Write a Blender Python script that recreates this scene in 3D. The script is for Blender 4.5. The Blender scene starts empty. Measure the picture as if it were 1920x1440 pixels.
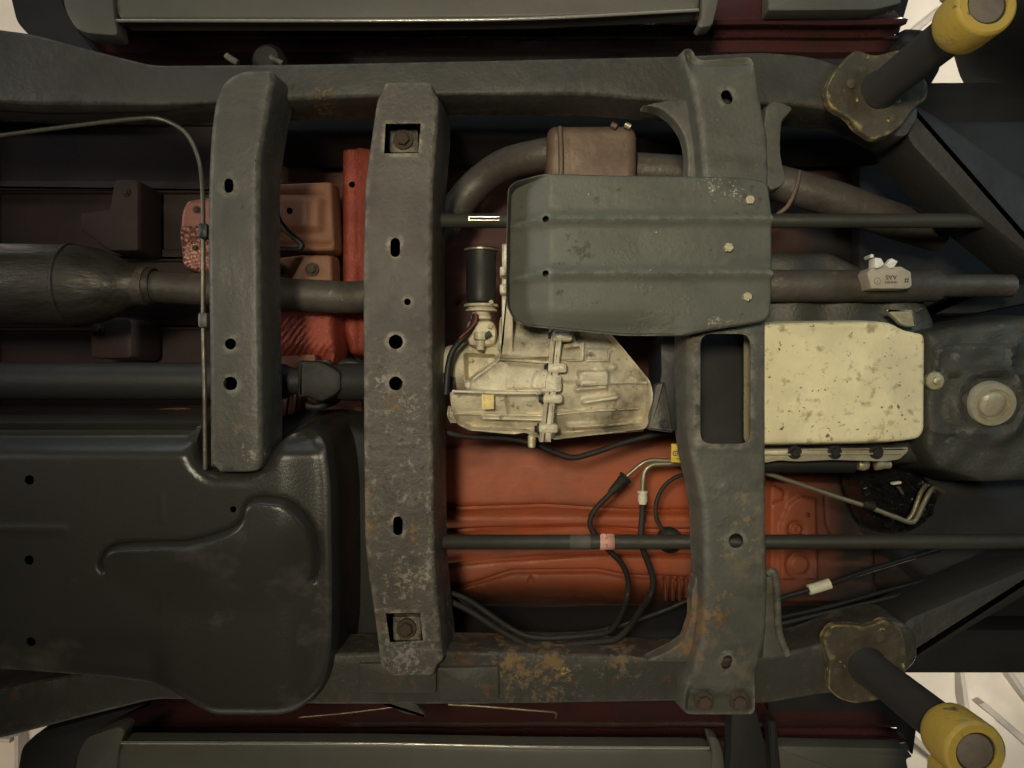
import bpy, math, random
import numpy as np
from mathutils import Vector, Matrix
from mathutils.geometry import delaunay_2d_cdt

random.seed(7)
rng = np.random.default_rng(7)
scene = bpy.context.scene
col = scene.collection

# ------------------------------------------------------------------ camera
# The camera lies on its back under the lifted truck and looks straight up (+Z).
# +X = towards the truck's front (picture right), +Y = picture down.
F = 1443.0                       # focal length in photograph pixels
cam_d = bpy.data.cameras.new('camera')
cam = bpy.data.objects.new('camera', cam_d)
col.objects.link(cam)
cam.rotation_euler = (math.pi, 0, 0)
cam_d.sensor_width = 36.0
cam_d.lens = 36.0 * F / 1920.0
cam_d.clip_start = 0.01
cam_d.clip_end = 100
scene.camera = cam

# ------------------------------------------------------------------ world and lamps
world = bpy.data.worlds.new('World')
scene.world = world
world.use_nodes = True
bg = world.node_tree.nodes['Background']
bg.inputs[0].default_value = (0.80, 0.86, 1.0, 1)
bg.inputs[1].default_value = 0.003

def area(name, loc, target, power, sx, sy, color):
    l = bpy.data.lights.new(name, 'AREA')
    l.shape = 'RECTANGLE'; l.size = sx; l.size_y = sy
    l.energy = power; l.color = color
    o = bpy.data.objects.new(name, l); col.objects.link(o)
    o.location = loc
    d = Vector(target) - Vector(loc)
    o.rotation_euler = d.to_track_quat('-Z', 'Y').to_euler()
    return o

def point(name, loc, power, r, color):
    l = bpy.data.lights.new(name, 'POINT')
    l.energy = power; l.shadow_soft_size = r; l.color = color
    o = bpy.data.objects.new(name, l); col.objects.link(o); o.location = loc
    return o

# warm work light lying on the shop floor, an added cool fill from the right, ceiling lamps
area('work_light', (-0.30, -0.36, -1.15), (0.20, -0.12, 1.2), 5.0, 0.36, 0.30, (1.0, 0.895, 0.66)).data.spread = math.radians(64)
area('cool_fill', (2.0, -0.9, 0.15), (0.85, -0.30, 1.4), 1.3, 0.9, 0.8, (0.62, 0.88, 1.0)).data.spread = math.radians(75)  # added cool fill to brighten the right side, no visible source
area('side_light', (-0.5, -2.2, 0.72), (-0.2, -0.48, 1.16), 9.0, 2.6, 0.35, (0.84, 0.94, 1.0))
area('rear_light', (-1.9, -0.55, 0.25), (0.1, -0.2, 1.2), 1.1, 0.8, 0.6, (1.0, 0.96, 0.88)).data.spread = math.radians(46)
area('side_light_near', (-0.2, 2.2, 0.78), (-0.1, 0.5, 1.16), 8.0, 2.4, 0.3, (1.0, 0.90, 0.74))
point('ceiling_lamp_front', (1.9, 1.3, 2.35), 24.0, 0.12, (1.0, 0.90, 0.76))
point('ceiling_lamp_front_far', (1.9, -1.6, 2.35), 36.0, 0.12, (1.0, 0.92, 0.80))
point('ceiling_lamp_rear', (-2.2, 1.6, 2.35), 14.0, 0.12, (1.0, 0.84, 0.66))
point('ceiling_lamp_rear_far', (-2.2, -1.6, 2.35), 22.0, 0.12, (1.0, 0.88, 0.74))

scene.view_settings.view_transform = 'Standard'
scene.view_settings.look = 'None'
scene.view_settings.exposure = 0.0
scene.view_settings.gamma = 1.0
scene.view_settings.use_curve_mapping = False

# ------------------------------------------------------------------ materials
def make_mat(name, c1, c2=None, scale=6.0, rough=0.6, rough2=None, metal=0.0, bump=0.08, bscale=90.0,
             specks=(), coarse=0.0, cscale=12.0, spec=0.4, coat=0.0, stretch=None, spots=(), edge=None, streak=None):
    """specks: (colour, noise scale, low, high, y-range or None, extra roughness, metallic)"""
    m = bpy.data.materials.new(name); m.use_nodes = True
    nt = m.node_tree; N = nt.nodes; L = nt.links
    b = N['Principled BSDF']
    b.inputs['Specular IOR Level'].default_value = spec
    b.inputs['Coat Weight'].default_value = coat
    tc = N.new('ShaderNodeTexCoord')
    src = tc.outputs['Object']
    if stretch:
        mp = N.new('ShaderNodeMapping'); mp.inputs['Scale'].default_value = stretch
        L.new(src, mp.inputs['Vector']); src = mp.outputs['Vector']
    def noise(sc, det=5.0, ro=0.6, off=0.0):
        n = N.new('ShaderNodeTexNoise'); n.inputs['Scale'].default_value = sc
        n.inputs['Detail'].default_value = 6.0 if det == 8 else min(det, 4.0); n.inputs['Roughness'].default_value = ro
        if off:
            mp2 = N.new('ShaderNodeMapping'); mp2.inputs['Location'].default_value = (off, off * 0.7, off * 1.3)
            L.new(src, mp2.inputs['Vector']); L.new(mp2.outputs['Vector'], n.inputs['Vector'])
        else:
            L.new(src, n.inputs['Vector'])
        return n.outputs['Fac']
    def ramp(fac, lo, hi):
        r = N.new('ShaderNodeMapRange'); r.inputs['From Min'].default_value = lo; r.inputs['From Max'].default_value = hi
        r.clamp = True; L.new(fac, r.inputs['Value']); return r.outputs['Result']
    def mixc(fac, a, bb):
        mx = N.new('ShaderNodeMix'); mx.data_type = 'RGBA'
        L.new(fac, mx.inputs['Factor'])
        for sock, v in ((mx.inputs[6], a), (mx.inputs[7], bb)):
            if hasattr(v, 'is_linked'): L.new(v, sock)
            else: sock.default_value = (*v, 1)
        return mx.outputs[2]
    def mixf(fac, a, bb):
        mx = N.new('ShaderNodeMix'); mx.data_type = 'FLOAT'
        L.new(fac, mx.inputs['Factor'])
        for sock, v in ((mx.inputs[2], a), (mx.inputs[3], bb)):
            if hasattr(v, 'is_linked'): L.new(v, sock)
            else: sock.default_value = v
        return mx.outputs[0]
    c2 = c2 or tuple(x * 0.6 for x in c1)
    f0 = ramp(noise(scale, 6, 0.65), 0.35, 0.65)
    cc = mixc(f0, c1, c2)
    rr = mixf(f0, rough, rough2 if rough2 is not None else min(1, rough + 0.15))
    mm = metal
    hh = None
    for i, s in enumerate(specks):
        sc, slo, shi, colr = s[1], s[2], s[3], s[0]
        fac = ramp(noise(sc, 7, 0.62, 3.1 * (i + 1)), slo, shi)
        if len(s) > 4 and s[4]:
            sep = N.new('ShaderNodeSeparateXYZ'); L.new(tc.outputs['Object'], sep.inputs[0])
            ax = s[4][2] if len(s[4]) > 2 else 'Y'
            g = ramp(sep.outputs[ax], s[4][0], s[4][1])
            mu = N.new('ShaderNodeMath'); mu.operation = 'MULTIPLY'
            L.new(fac, mu.inputs[0]); L.new(g, mu.inputs[1]); fac = mu.outputs[0]
        cc = mixc(fac, cc, colr)
        rr = mixf(fac, rr, s[5] if len(s) > 5 else 0.85)
        if len(s) > 6: mm = mixf(fac, mm, s[6])
        hh = fac if hh is None else mixf(fac, hh, 1.0)
    def math2(op, a, bb):
        n = N.new('ShaderNodeMath'); n.operation = op
        for k, v in ((0, a), (1, bb)):
            if hasattr(v, 'is_linked'): L.new(v, n.inputs[k])
            else: n.inputs[k].default_value = v
        return n.outputs[0]
    if streak:                       # smeared dirt: (colour, stretch vector, scale, lo, hi)
        mp = N.new('ShaderNodeMapping'); mp.inputs['Scale'].default_value = streak[1]
        L.new(tc.outputs['Object'], mp.inputs['Vector'])
        n = N.new('ShaderNodeTexNoise'); n.inputs['Scale'].default_value = streak[2]; n.inputs['Detail'].default_value = 6
        L.new(mp.outputs['Vector'], n.inputs['Vector'])
        cc = mixc(ramp(n.outputs['Fac'], streak[3], streak[4]), cc, streak[0])
    # wear patches with their own place: (u, v, z, radius px, colour, noise scale, threshold, roughness, metallic)
    for i, sp_ in enumerate(spots):
        x, y = (sp_[0] - 960.0) * sp_[2] / F, (sp_[1] - 720.0) * sp_[2] / F
        sep = N.new('ShaderNodeVectorMath'); sep.operation = 'DISTANCE'
        sx = N.new('ShaderNodeVectorMath'); sx.operation = 'MULTIPLY'; sx.inputs[1].default_value = (1, 1, 0)
        L.new(tc.outputs['Object'], sx.inputs[0]); L.new(sx.outputs[0], sep.inputs[0]); sep.inputs[1].default_value = (x, y, 0)
        near = math2('SUBTRACT', 1.0, math2('DIVIDE', sep.outputs['Value'], sp_[3] * sp_[2] / F))
        near = math2('MAXIMUM', near, -1.0)
        val = math2('ADD', noise(sp_[5] * 1.7, 8, 0.72, 1.7 * (i + 1)), math2('MULTIPLY', near, 0.22))
        fac = ramp(val, sp_[6], sp_[6] + 0.09)
        cc = mixc(fac, cc, sp_[4]); rr = mixf(fac, rr, sp_[7])
        if len(sp_) > 8: mm = mixf(fac, mm, sp_[8])
        hh = fac if hh is None else mixf(fac, hh, 1.0)
    if edge:                         # rubbed edges: (colour, low, high, noise scale)
        g = N.new('ShaderNodeNewGeometry')
        e = ramp(g.outputs['Pointiness'], edge[1], edge[2])
        e = math2('MULTIPLY', e, ramp(noise(edge[3], 6, 0.7, 8.3), 0.42, 0.60))
        cc = mixc(e, cc, edge[0])
    L.new(cc, b.inputs['Base Color']); L.new(rr, b.inputs['Roughness'])
    if hasattr(mm, 'is_linked'): L.new(mm, b.inputs['Metallic'])
    else: b.inputs['Metallic'].default_value = mm
    nrm = None
    def addb(h, strength, dist):
        nonlocal nrm
        bp = N.new('ShaderNodeBump'); bp.inputs['Strength'].default_value = strength
        bp.inputs['Distance'].default_value = dist
        L.new(h, bp.inputs['Height'])
        if nrm is not None: L.new(nrm, bp.inputs['Normal'])
        nrm = bp.outputs['Normal']
    if coarse: addb(noise(cscale, 3, 0.5, 9.0), coarse, 0.02)
    if hh is not None: addb(hh, 0.35, 0.002)
    if bump: addb(noise(bscale, 5, 0.6, 5.0), bump, 0.004)
    if nrm is not None: L.new(nrm, b.inputs['Normal'])
    return m

RUST = (0.165, 0.098, 0.046); RUSTD = (0.09, 0.045, 0.022); FLAKE = (0.26, 0.25, 0.21); BARE = (0.55, 0.52, 0.46)
M = {}
TAN = (0.205, 0.125, 0.058); BRN = (0.115, 0.072, 0.040)
GRIME = (0.045, 0.041, 0.034)
M['cross_rear'] = make_mat('crossmember_paint', (0.084, 0.080, 0.066), (0.062, 0.058, 0.048), 9, 0.40, 0.55, 0, 0.28, 140,
    [(FLAKE, 60, 0.64, 0.70, (0.0, 0.12), 0.7), (RUSTD, 110, 0.66, 0.74, None, 0.8)],
    spots=[(470, 850, 1.1, 60, FLAKE, 70, 0.70, 0.7), (440, 800, 1.1, 60, (0.16, 0.12, 0.08), 50, 0.70, 0.8)],
    edge=((0.18, 0.168, 0.138), 0.505, 0.56, 60), streak=(GRIME, (6, 1.2, 1), 5, 0.52, 0.80))
M['cross_mid'] = make_mat('crossmember_scaled_paint', (0.084, 0.075, 0.061), (0.056, 0.050, 0.042), 7, 0.46, 0.60, 0, 0.45, 120,
    [((0.21, 0.195, 0.165), 75, 0.575, 0.66, (-0.14, 0.10), 0.75), (RUSTD, 90, 0.62, 0.70, (-0.2, 0.1), 0.95)],
    spots=[(735, 755, 1.135, 55, TAN, 85, 0.66, 0.95), (690, 985, 1.135, 60, TAN, 80, 0.655, 0.95), (690, 930, 1.135, 40, TAN, 80, 0.66, 0.95), (780, 1000, 1.135, 55, TAN, 80, 0.67, 0.95), (755, 1085, 1.135, 70, (0.24, 0.19, 0.12), 70, 0.67, 0.9),
           (790, 1080, 1.135, 60, (0.26, 0.23, 0.18), 60, 0.67, 0.8), (720, 715, 1.135, 70, FLAKE, 80, 0.68, 0.8), (770, 760, 1.135, 70, FLAKE, 90, 0.69, 0.7), (760, 1235, 1.135, 70, (0.22, 0.20, 0.18), 90, 0.64, 0.6), (715, 1160, 1.135, 60, BRN, 70, 0.66, 0.9)],
    edge=((0.26, 0.22, 0.16), 0.505, 0.56, 50), streak=(GRIME, (5, 2, 1), 6, 0.54, 0.80))
M['cross_front'] = make_mat('crossmember_dusty_paint', (0.104, 0.102, 0.084), (0.068, 0.067, 0.056), 10, 0.46, 0.60, 0, 0.25, 150,
    [((0.135, 0.112, 0.078), 18, 0.57, 0.68, (0.05, 0.25), 0.9), (FLAKE, 120, 0.69, 0.75, None, 0.8)],
    spots=[(1400, 960, 1.12, 70, (0.19, 0.145, 0.085), 40, 0.66, 0.9), (1380, 1020, 1.12, 60, (0.20, 0.16, 0.10), 50, 0.66, 0.9), (1340, 1130, 1.12, 60, (0.20, 0.135, 0.07), 40, 0.66, 0.95), (1350, 1160, 1.12, 50, BRN, 40, 0.66, 0.95), (1296, 640, 1.12, 60, BRN, 40, 0.64, 0.95), (1300, 1150, 1.15, 60, TAN, 30, 0.60, 0.95), (1285, 1200, 1.15, 50, TAN, 30, 0.60, 0.95), (1300, 1000, 1.12, 50, TAN, 60, 0.68, 0.95)],
    edge=((0.18, 0.165, 0.135), 0.505, 0.56, 60), streak=(GRIME, (2, 5, 1), 6, 0.54, 0.80))
M['skid'] = make_mat('skid_plate_coating', (0.098, 0.100, 0.081), (0.078, 0.080, 0.065), 5, 0.46, 0.60, 0, 0.14, 220,
    [((0.085, 0.086, 0.070), 6, 0.50, 0.60, None, 0.50), ((0.062, 0.060, 0.050), 55, 0.63, 0.72, None, 0.7), (BARE, 150, 0.735, 0.76, None, 0.35, 0.8)],
    spots=[(1335, 352, 1.085, 55, BARE, 110, 0.72, 0.28, 0.9), (1375, 358, 1.085, 40, BARE, 110, 0.72, 0.28, 0.9), (1400, 372, 1.085, 40, (0.06, 0.055, 0.045), 60, 0.66, 0.7), (1345, 612, 1.085, 45, (0.30, 0.26, 0.18), 90, 0.68, 0.5), (1170, 508, 1.085, 40, BARE, 160, 0.76, 0.3, 0.8),
           (1180, 590, 1.085, 150, (0.094, 0.092, 0.075), 7, 0.62, 0.55), (1100, 470, 1.085, 60, (0.075, 0.072, 0.06), 40, 0.70, 0.7)],
    edge=((0.19, 0.19, 0.155), 0.51, 0.58, 80), streak=(GRIME, (1.5, 5, 1), 7, 0.58, 0.90))
M['rail'] = make_mat('frame_rail_paint', (0.055, 0.052, 0.044), (0.036, 0.034, 0.029), 6, 0.46, 0.62, 0, 0.35, 90,
    [(BRN, 80, 0.66, 0.74, (0.2, 0.4), 0.8), (RUSTD, 40, 0.60, 0.68, (0.25, 0.36), 0.9)],
    spots=[(870, 1255, 1.16, 80, BRN, 32, 0.62, 0.95), (960, 1245, 1.16, 75, (0.20, 0.13, 0.06), 34, 0.63, 0.95), (1040, 1245, 1.16, 75, (0.19, 0.12, 0.055), 34, 0.63, 0.95), (1060, 1262, 1.16, 25, (0.40, 0.30, 0.10), 60, 0.66, 0.8), (1160, 1236, 1.16, 70, (0.17, 0.115, 0.06), 40, 0.64, 0.95), (690, 1252, 1.16, 60, BRN, 40, 0.64, 0.95), (1010, 1310, 1.16, 120, (0.16, 0.12, 0.07), 60, 0.68, 0.9), (600, 180, 1.16, 60, (0.20, 0.14, 0.075), 70, 0.68, 0.9)],
    edge=((0.18, 0.16, 0.125), 0.505, 0.57, 50), streak=(GRIME, (1.2, 5, 1), 5, 0.50, 0.78))
M['rail_plain'] = make_mat('rail_plate_paint', (0.062, 0.056, 0.045), (0.042, 0.038, 0.031), 9, 0.55, 0.7, 0, 0.4, 90,
    [(BRN, 40, 0.58, 0.68, None, 0.9), (TAN, 90, 0.66, 0.72, None, 0.9)])
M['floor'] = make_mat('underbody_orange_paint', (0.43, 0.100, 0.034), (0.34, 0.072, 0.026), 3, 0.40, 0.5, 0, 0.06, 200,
    [((0.30, 0.085, 0.040), 9, 0.50, 0.75, None, 0.7), ((0.082, 0.034, 0.026), 5, 0.10, 0.48, (0.16, 0.03), 0.7), ((0.060, 0.026, 0.020), 6, 0.36, 0.70, (-0.12, -0.40), 0.8), ((0.022, 0.013, 0.010), 5, 0.12, 0.50, (0.325, 0.405), 0.8), ((0.018, 0.012, 0.010), 4, 0.15, 0.45, (0.44, 0.60, 'X'), 0.8), ((0.03, 0.012, 0.008), 160, 0.70, 0.75, None, 0.8)],  # ranged dark tones paint shade over tunnel, both sides and front end
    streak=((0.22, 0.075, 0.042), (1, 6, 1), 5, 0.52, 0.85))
M['floor_tan'] = make_mat('underbody_sealer', (0.25, 0.115, 0.060), (0.185, 0.070, 0.036), 8, 0.6, 0.7, 0, 0.2, 120)
M['heatshield'] = make_mat('heat_shield_foil', (0.34, 0.165, 0.13), (0.26, 0.11, 0.085), 10, 0.36, 0.5, 0.6, 0.15, 120)
M['redshield'] = make_mat('red_insulation', (0.36, 0.075, 0.045), (0.26, 0.05, 0.032), 18, 0.42, 0.55, 0.3, 0.5, 220)
M['tank'] = make_mat('fuel_tank_shield', (0.040, 0.038, 0.032), (0.028, 0.026, 0.022), 4, 0.27, 0.40, 0, 0.10, 240,
    [((0.06, 0.052, 0.045), 8, 0.58, 0.74, None, 0.6)], spec=0.5)
M['alu'] = make_mat('cast_aluminium', (0.66, 0.59, 0.43), (0.44, 0.385, 0.275), 14, 0.44, 0.62, 0.2, 0.40, 300,
    [((0.19, 0.155, 0.10), 16, 0.50, 0.72, None, 0.8), ((0.10, 0.08, 0.05), 60, 0.61, 0.72, None, 0.8), ((0.74, 0.68, 0.53), 45, 0.62, 0.7, None, 0.40)],
    edge=((0.74, 0.68, 0.52), 0.52, 0.60, 40))
M['alu_dark'] = make_mat('oily_cast_aluminium', (0.080, 0.078, 0.066), (0.045, 0.043, 0.037), 12, 0.42, 0.6, 0.2, 0.4, 200,
    [((0.17, 0.155, 0.12), 30, 0.62, 0.72, None, 0.7)])
M['pan'] = make_mat('oil_pan_cream_film', (0.82, 0.72, 0.45), (0.72, 0.63, 0.39), 14, 0.55, 0.65, 0, 0.25, 170,
    [((0.64, 0.57, 0.37), 9, 0.48, 0.66, None, 0.6), ((0.16, 0.125, 0.06), 105, 0.645, 0.68, None, 0.8), ((0.40, 0.33, 0.18), 48, 0.57, 0.69, None, 0.75),
     ((0.12, 0.09, 0.045), 60, 0.705, 0.73, None, 0.85)])
M['pan_flange'] = make_mat('oil_pan_flange', (0.50, 0.46, 0.34), (0.34, 0.30, 0.20), 30, 0.45, 0.6, 0.3, 0.3, 150)
M['exhaust'] = make_mat('exhaust_steel', (0.13, 0.115, 0.095), (0.075, 0.062, 0.052), 14, 0.45, 0.62, 0.35, 0.3, 110,
    [((0.20, 0.17, 0.13), 40, 0.62, 0.74, None, 0.5)])
M['exhaust_brown'] = make_mat('exhaust_shield_brown', (0.215, 0.155, 0.115), (0.145, 0.100, 0.076), 12, 0.5, 0.65, 0.2, 0.3, 90,
    [((0.36, 0.30, 0.22), 70, 0.68, 0.74, None, 0.4)])
M['muffler'] = make_mat('muffler_steel', (0.13, 0.12, 0.105), (0.055, 0.049, 0.044), 20, 0.36, 0.6, 0.5, 0.35, 70, stretch=(0.6, 2.0, 2.0))
M['shaft'] = make_mat('driveshaft_black', (0.038, 0.037, 0.034), (0.028, 0.026, 0.024), 8, 0.45, 0.6, 0.1, 0.2, 120)
M['bar'] = make_mat('torsion_bar_black', (0.045, 0.042, 0.034), (0.033, 0.031, 0.026), 12, 0.48, 0.6, 0, 0.15, 140)
M['bar_worn'] = make_mat('torsion_bar_worn_band', (0.115, 0.110, 0.088), (0.085, 0.078, 0.062), 30, 0.6, 0.7, 0, 0.15, 140)
M['rubber'] = make_mat('rubber', (0.028, 0.024, 0.020), (0.020, 0.017, 0.015), 20, 0.6, 0.75, 0, 0.15, 200)
M['black'] = make_mat('black_plastic', (0.020, 0.020, 0.020), (0.014, 0.014, 0.014), 20, 0.42, 0.6, 0, 0.15, 160)
M['gloss_black'] = make_mat('glossy_black_plastic', (0.012, 0.012, 0.012), (0.010, 0.010, 0.010), 20, 0.10, 0.2, 0, 0.5, 60, spec=0.7)
M['line'] = make_mat('brake_line_steel', (0.36, 0.32, 0.22), (0.26, 0.22, 0.15), 40, 0.35, 0.5, 0.6, 0.1, 200)
M['line_dark'] = make_mat('dull_brake_line', (0.17, 0.155, 0.12), (0.10, 0.09, 0.07), 30, 0.32, 0.5, 0.5, 0.1, 200)
M['zinc'] = make_mat('zinc_bolt', (0.60, 0.54, 0.36), (0.42, 0.36, 0.22), 60, 0.35, 0.55, 0.5, 0.3, 200)
M['rust_bolt'] = make_mat('rusty_bolt', (0.115, 0.085, 0.058), (0.075, 0.055, 0.040), 60, 0.7, 0.8, 0.2, 0.4, 200)
M['body_red'] = make_mat('dark_red_body_paint', (0.120, 0.042, 0.040), (0.090, 0.034, 0.032), 4, 0.22, 0.35, 0, 0.05, 160,
    [((0.05, 0.038, 0.032), 5, 0.50, 0.70, None, 0.7)], coat=0.3)
M['board'] = make_mat('running_board_grey', (0.130, 0.124, 0.102), (0.100, 0.096, 0.080), 4, 0.45, 0.55, 0, 0.15, 300)
M['lip'] = make_mat('running_board_lip', (0.50, 0.48, 0.42), (0.40, 0.38, 0.33), 10, 0.16, 0.24, 0.5, 0.1, 200)  # highlight along the board edge put into a lighter colour
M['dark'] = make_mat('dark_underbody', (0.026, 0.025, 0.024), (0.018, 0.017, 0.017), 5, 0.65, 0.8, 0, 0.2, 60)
M['bedmetal'] = make_mat('bed_underside', (0.075, 0.046, 0.042), (0.050, 0.034, 0.032), 5, 0.55, 0.7, 0, 0.2, 80)
M['yellow'] = make_mat('lift_yellow_paint', (0.56, 0.38, 0.065), (0.46, 0.32, 0.07), 10, 0.42, 0.6, 0, 0.25, 120,
    [((0.34, 0.27, 0.12), 16, 0.54, 0.68, None, 0.65), ((0.13, 0.11, 0.065), 30, 0.62, 0.68, None, 0.7)], edge=((0.30, 0.26, 0.15), 0.51, 0.58, 30))
M['arm_dark'] = make_mat('shaded_arm', (0.036, 0.034, 0.030), (0.024, 0.023, 0.021), 8, 0.5, 0.65, 0, 0.3, 90)  # darker than the rails: right-hand shade put into the colour
M['post'] = make_mat('lift_post_steel', (0.050, 0.048, 0.045), (0.036, 0.034, 0.032), 8, 0.42, 0.55, 0.2, 0.15, 120)
M['postend'] = make_mat('lift_post_end', (0.20, 0.165, 0.130), (0.15, 0.125, 0.10), 40, 0.6, 0.7, 0, 0.2, 150)
M['pad'] = make_mat('lift_pad_worn', (0.075, 0.062, 0.038), (0.046, 0.039, 0.027), 20, 0.55, 0.72, 0, 0.4, 100,
    [((0.44, 0.33, 0.10), 70, 0.645, 0.68, None, 0.6), (FLAKE, 90, 0.69, 0.74, None, 0.6)], edge=((0.50, 0.38, 0.13), 0.51, 0.56, 60))
M['ceiling'] = make_mat('ceiling_white_liner', (0.78, 0.73, 0.64), (0.70, 0.65, 0.56), 3, 0.55, 0.65, 0, 0.1, 40, coarse=0.5, cscale=2.0)
M['trim'] = make_mat('ceiling_grey_trim', (0.60, 0.56, 0.50), None, 3, 0.6)
M['wire'] = make_mat('red_wire', (0.36, 0.07, 0.05), None, 30, 0.5)
M['white'] = make_mat('white_plastic', (0.78, 0.74, 0.58), (0.68, 0.63, 0.46), 30, 0.4, 0.5)
M['bright'] = make_mat('bright_white', (0.85, 0.84, 0.80), (0.78, 0.76, 0.70), 30, 0.35, 0.5)
M['pink'] = make_mat('pink_label', (0.70, 0.36, 0.29), (0.62, 0.31, 0.25), 60, 0.5, 0.6)
M['paper_y'] = make_mat('yellow_sticker', (0.74, 0.58, 0.24), (0.66, 0.50, 0.20), 60, 0.5, 0.6)
M['paper_w'] = make_mat('warning_sticker', (0.70, 0.52, 0.06), (0.62, 0.45, 0.05), 60, 0.5, 0.6)
M['tagbox'] = make_mat('beige_tag', (0.46, 0.40, 0.32), (0.38, 0.33, 0.26), 60, 0.5, 0.6)
M['ink'] = make_mat('ink', (0.035, 0.020, 0.018), None, 30, 0.6, bump=0)
M['ink_soft'] = make_mat('ink_soft', (0.24, 0.20, 0.10), None, 30, 0.6, bump=0)
M['chrome'] = make_mat('bright_clip', (0.70, 0.68, 0.60), (0.6, 0.57, 0.5), 50, 0.25, 0.35, 0.9, 0.1, 200)
M['bay'] = make_mat('bay_panel_grey', (0.085, 0.085, 0.082), (0.06, 0.06, 0.058), 5, 0.5, 0.65, 0, 0.2, 60)
M['tyre'] = make_mat('tyre_rubber', (0.030, 0.032, 0.034), (0.022, 0.024, 0.025), 12, 0.7, 0.8, 0, 0.2, 60)

# ------------------------------------------------------------------ geometry helpers
def W(u, v, z): return ((u - 960.0) * z / F, (v - 720.0) * z / F)
def WP(pts, z): return np.array([W(p[0], p[1], z) for p in pts], float)

def fillet(P, r, n=5):
    P = np.asarray(P, float); out = []; N = len(P)
    for i in range(N):
        a, b, c = P[i - 1], P[i], P[(i + 1) % N]
        da, dc = a - b, c - b
        la, lc = np.linalg.norm(da), np.linalg.norm(dc)
        t = min(r, 0.45 * la, 0.45 * lc)
        p0, p1 = b + da / la * t, b + dc / lc * t
        for k in range(n + 1):
            s = k / n
            out.append((1 - s) ** 2 * p0 + 2 * s * (1 - s) * b + s * s * p1)
    return np.array(out)

def resample(P, step, closed=True):
    P = np.asarray(P, float)
    Q = np.vstack([P, P[:1]]) if closed else P
    out = []
    for a, b in zip(Q[:-1], Q[1:]):
        n = max(1, int(math.ceil(np.linalg.norm(b - a) / step)))
        for k in range(n): out.append(a + (b - a) * k / n)
    if not closed: out.append(Q[-1])
    return np.array(out)

def dedupe(P, eps=1e-5):
    out = [P[0]]
    for p in P[1:]:
        if np.linalg.norm(p - out[-1]) > eps: out.append(p)
    if np.linalg.norm(out[0] - out[-1]) < eps: out.pop()
    return np.array(out)

def area2(P): return np.sum(P[:, 0] * np.roll(P[:, 1], -1) - np.roll(P[:, 0], -1) * P[:, 1])
def ccw(P): return P if area2(P) > 0 else P[::-1].copy()

def offset(P, d):                  # + = inwards, P counter-clockwise
    t = np.roll(P, -1, 0) - np.roll(P, 1, 0)
    t /= np.linalg.norm(t, axis=1)[:, None] + 1e-12
    n = np.stack([-t[:, 1], t[:, 0]], 1)
    return P + n * d

def segdist(X, P, closed=True):
    P = np.asarray(P, float)
    A = P if closed else P[:-1]
    B = np.roll(P, -1, 0) if closed else P[1:]
    best = np.full(len(X), 1e9)
    for a, b in zip(A, B):
        ab = b - a; L2 = ab @ ab + 1e-18
        t = np.clip(((X - a) @ ab) / L2, 0, 1)
        d = X - (a + t[:, None] * ab)
        best = np.minimum(best, d[:, 0] ** 2 + d[:, 1] ** 2)
    return np.sqrt(best)

def inside(X, P):
    P = np.asarray(P, float)
    res = np.zeros(len(X), bool)
    x, y = X[:, 0], X[:, 1]
    for a, b in zip(P, np.roll(P, -1, 0)):
        c = (a[1] > y) != (b[1] > y)
        xi = (b[0] - a[0]) * (y - a[1]) / (b[1] - a[1] + 1e-18) + a[0]
        res ^= c & (x < xi)
    return res

def spline(pts, n=6, closed=False):
    P = [np.asarray(p, float) for p in pts]; N = len(P); out = []
    rngi = range(N) if closed else range(N - 1)
    for i in rngi:
        p1, p2 = P[i], P[(i + 1) % N]
        p0 = P[i - 1] if (closed or i > 0) else 2 * p1 - p2
        p3 = P[(i + 2) % N] if (closed or i + 2 < N) else 2 * p2 - p1
        for k in range(n):
            t = k / n
            out.append(0.5 * ((2 * p1) + (-p0 + p2) * t + (2 * p0 - 5 * p1 + 4 * p2 - p3) * t * t + (-p0 + 3 * p1 - 3 * p2 + p3) * t ** 3))
    if not closed: out.append(P[-1])
    return np.array(out)

def circ(u, v, r, n=20, ry=None):
    ry = ry or r
    return [(u + r * math.cos(2 * math.pi * k / n), v + ry * math.sin(2 * math.pi * k / n)) for k in range(n)]
def slot(u, v, w, h, ang=0, n=8):
    r = w / 2; s = max(0, h / 2 - r); out = []
    for k in range(n + 1): a = math.pi * k / n; out.append((r * math.cos(a), s + r * math.sin(a)))
    for k in range(n + 1): a = math.pi + math.pi * k / n; out.append((r * math.cos(a), -s + r * math.sin(a)))
    c, q = math.cos(ang), math.sin(ang)
    return [(u + x * c - y * q, v + x * q + y * c) for x, y in out]

def link(name, mesh, m, parent, label=None):
    if m and not mesh.materials: mesh.materials.append(M[m] if isinstance(m, str) else m)
    o = bpy.data.objects.new(name, mesh); col.objects.link(o)
    if parent is not None:
        o.parent = parent
        if parent.type == 'EMPTY': o.matrix_parent_inverse = Matrix.Translation(-parent.location)
    if label: o['label'] = label
    return o

def mk(name, V, Fc, m, parent=None, label=None, angle=38, smooth=True):
    me = bpy.data.meshes.new(name)
    me.from_pydata([tuple(v) for v in V], [], [tuple(f) for f in Fc])
    me.validate(); me.update()
    if smooth:
        me.polygons.foreach_set('use_smooth', [True] * len(me.polygons))
        me.set_sharp_from_angle(angle=math.radians(angle))
    return link(name, me, m, parent, label)

def sst(x): x = np.clip(x, 0, 1); return x * x * (3 - 2 * x)

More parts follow.
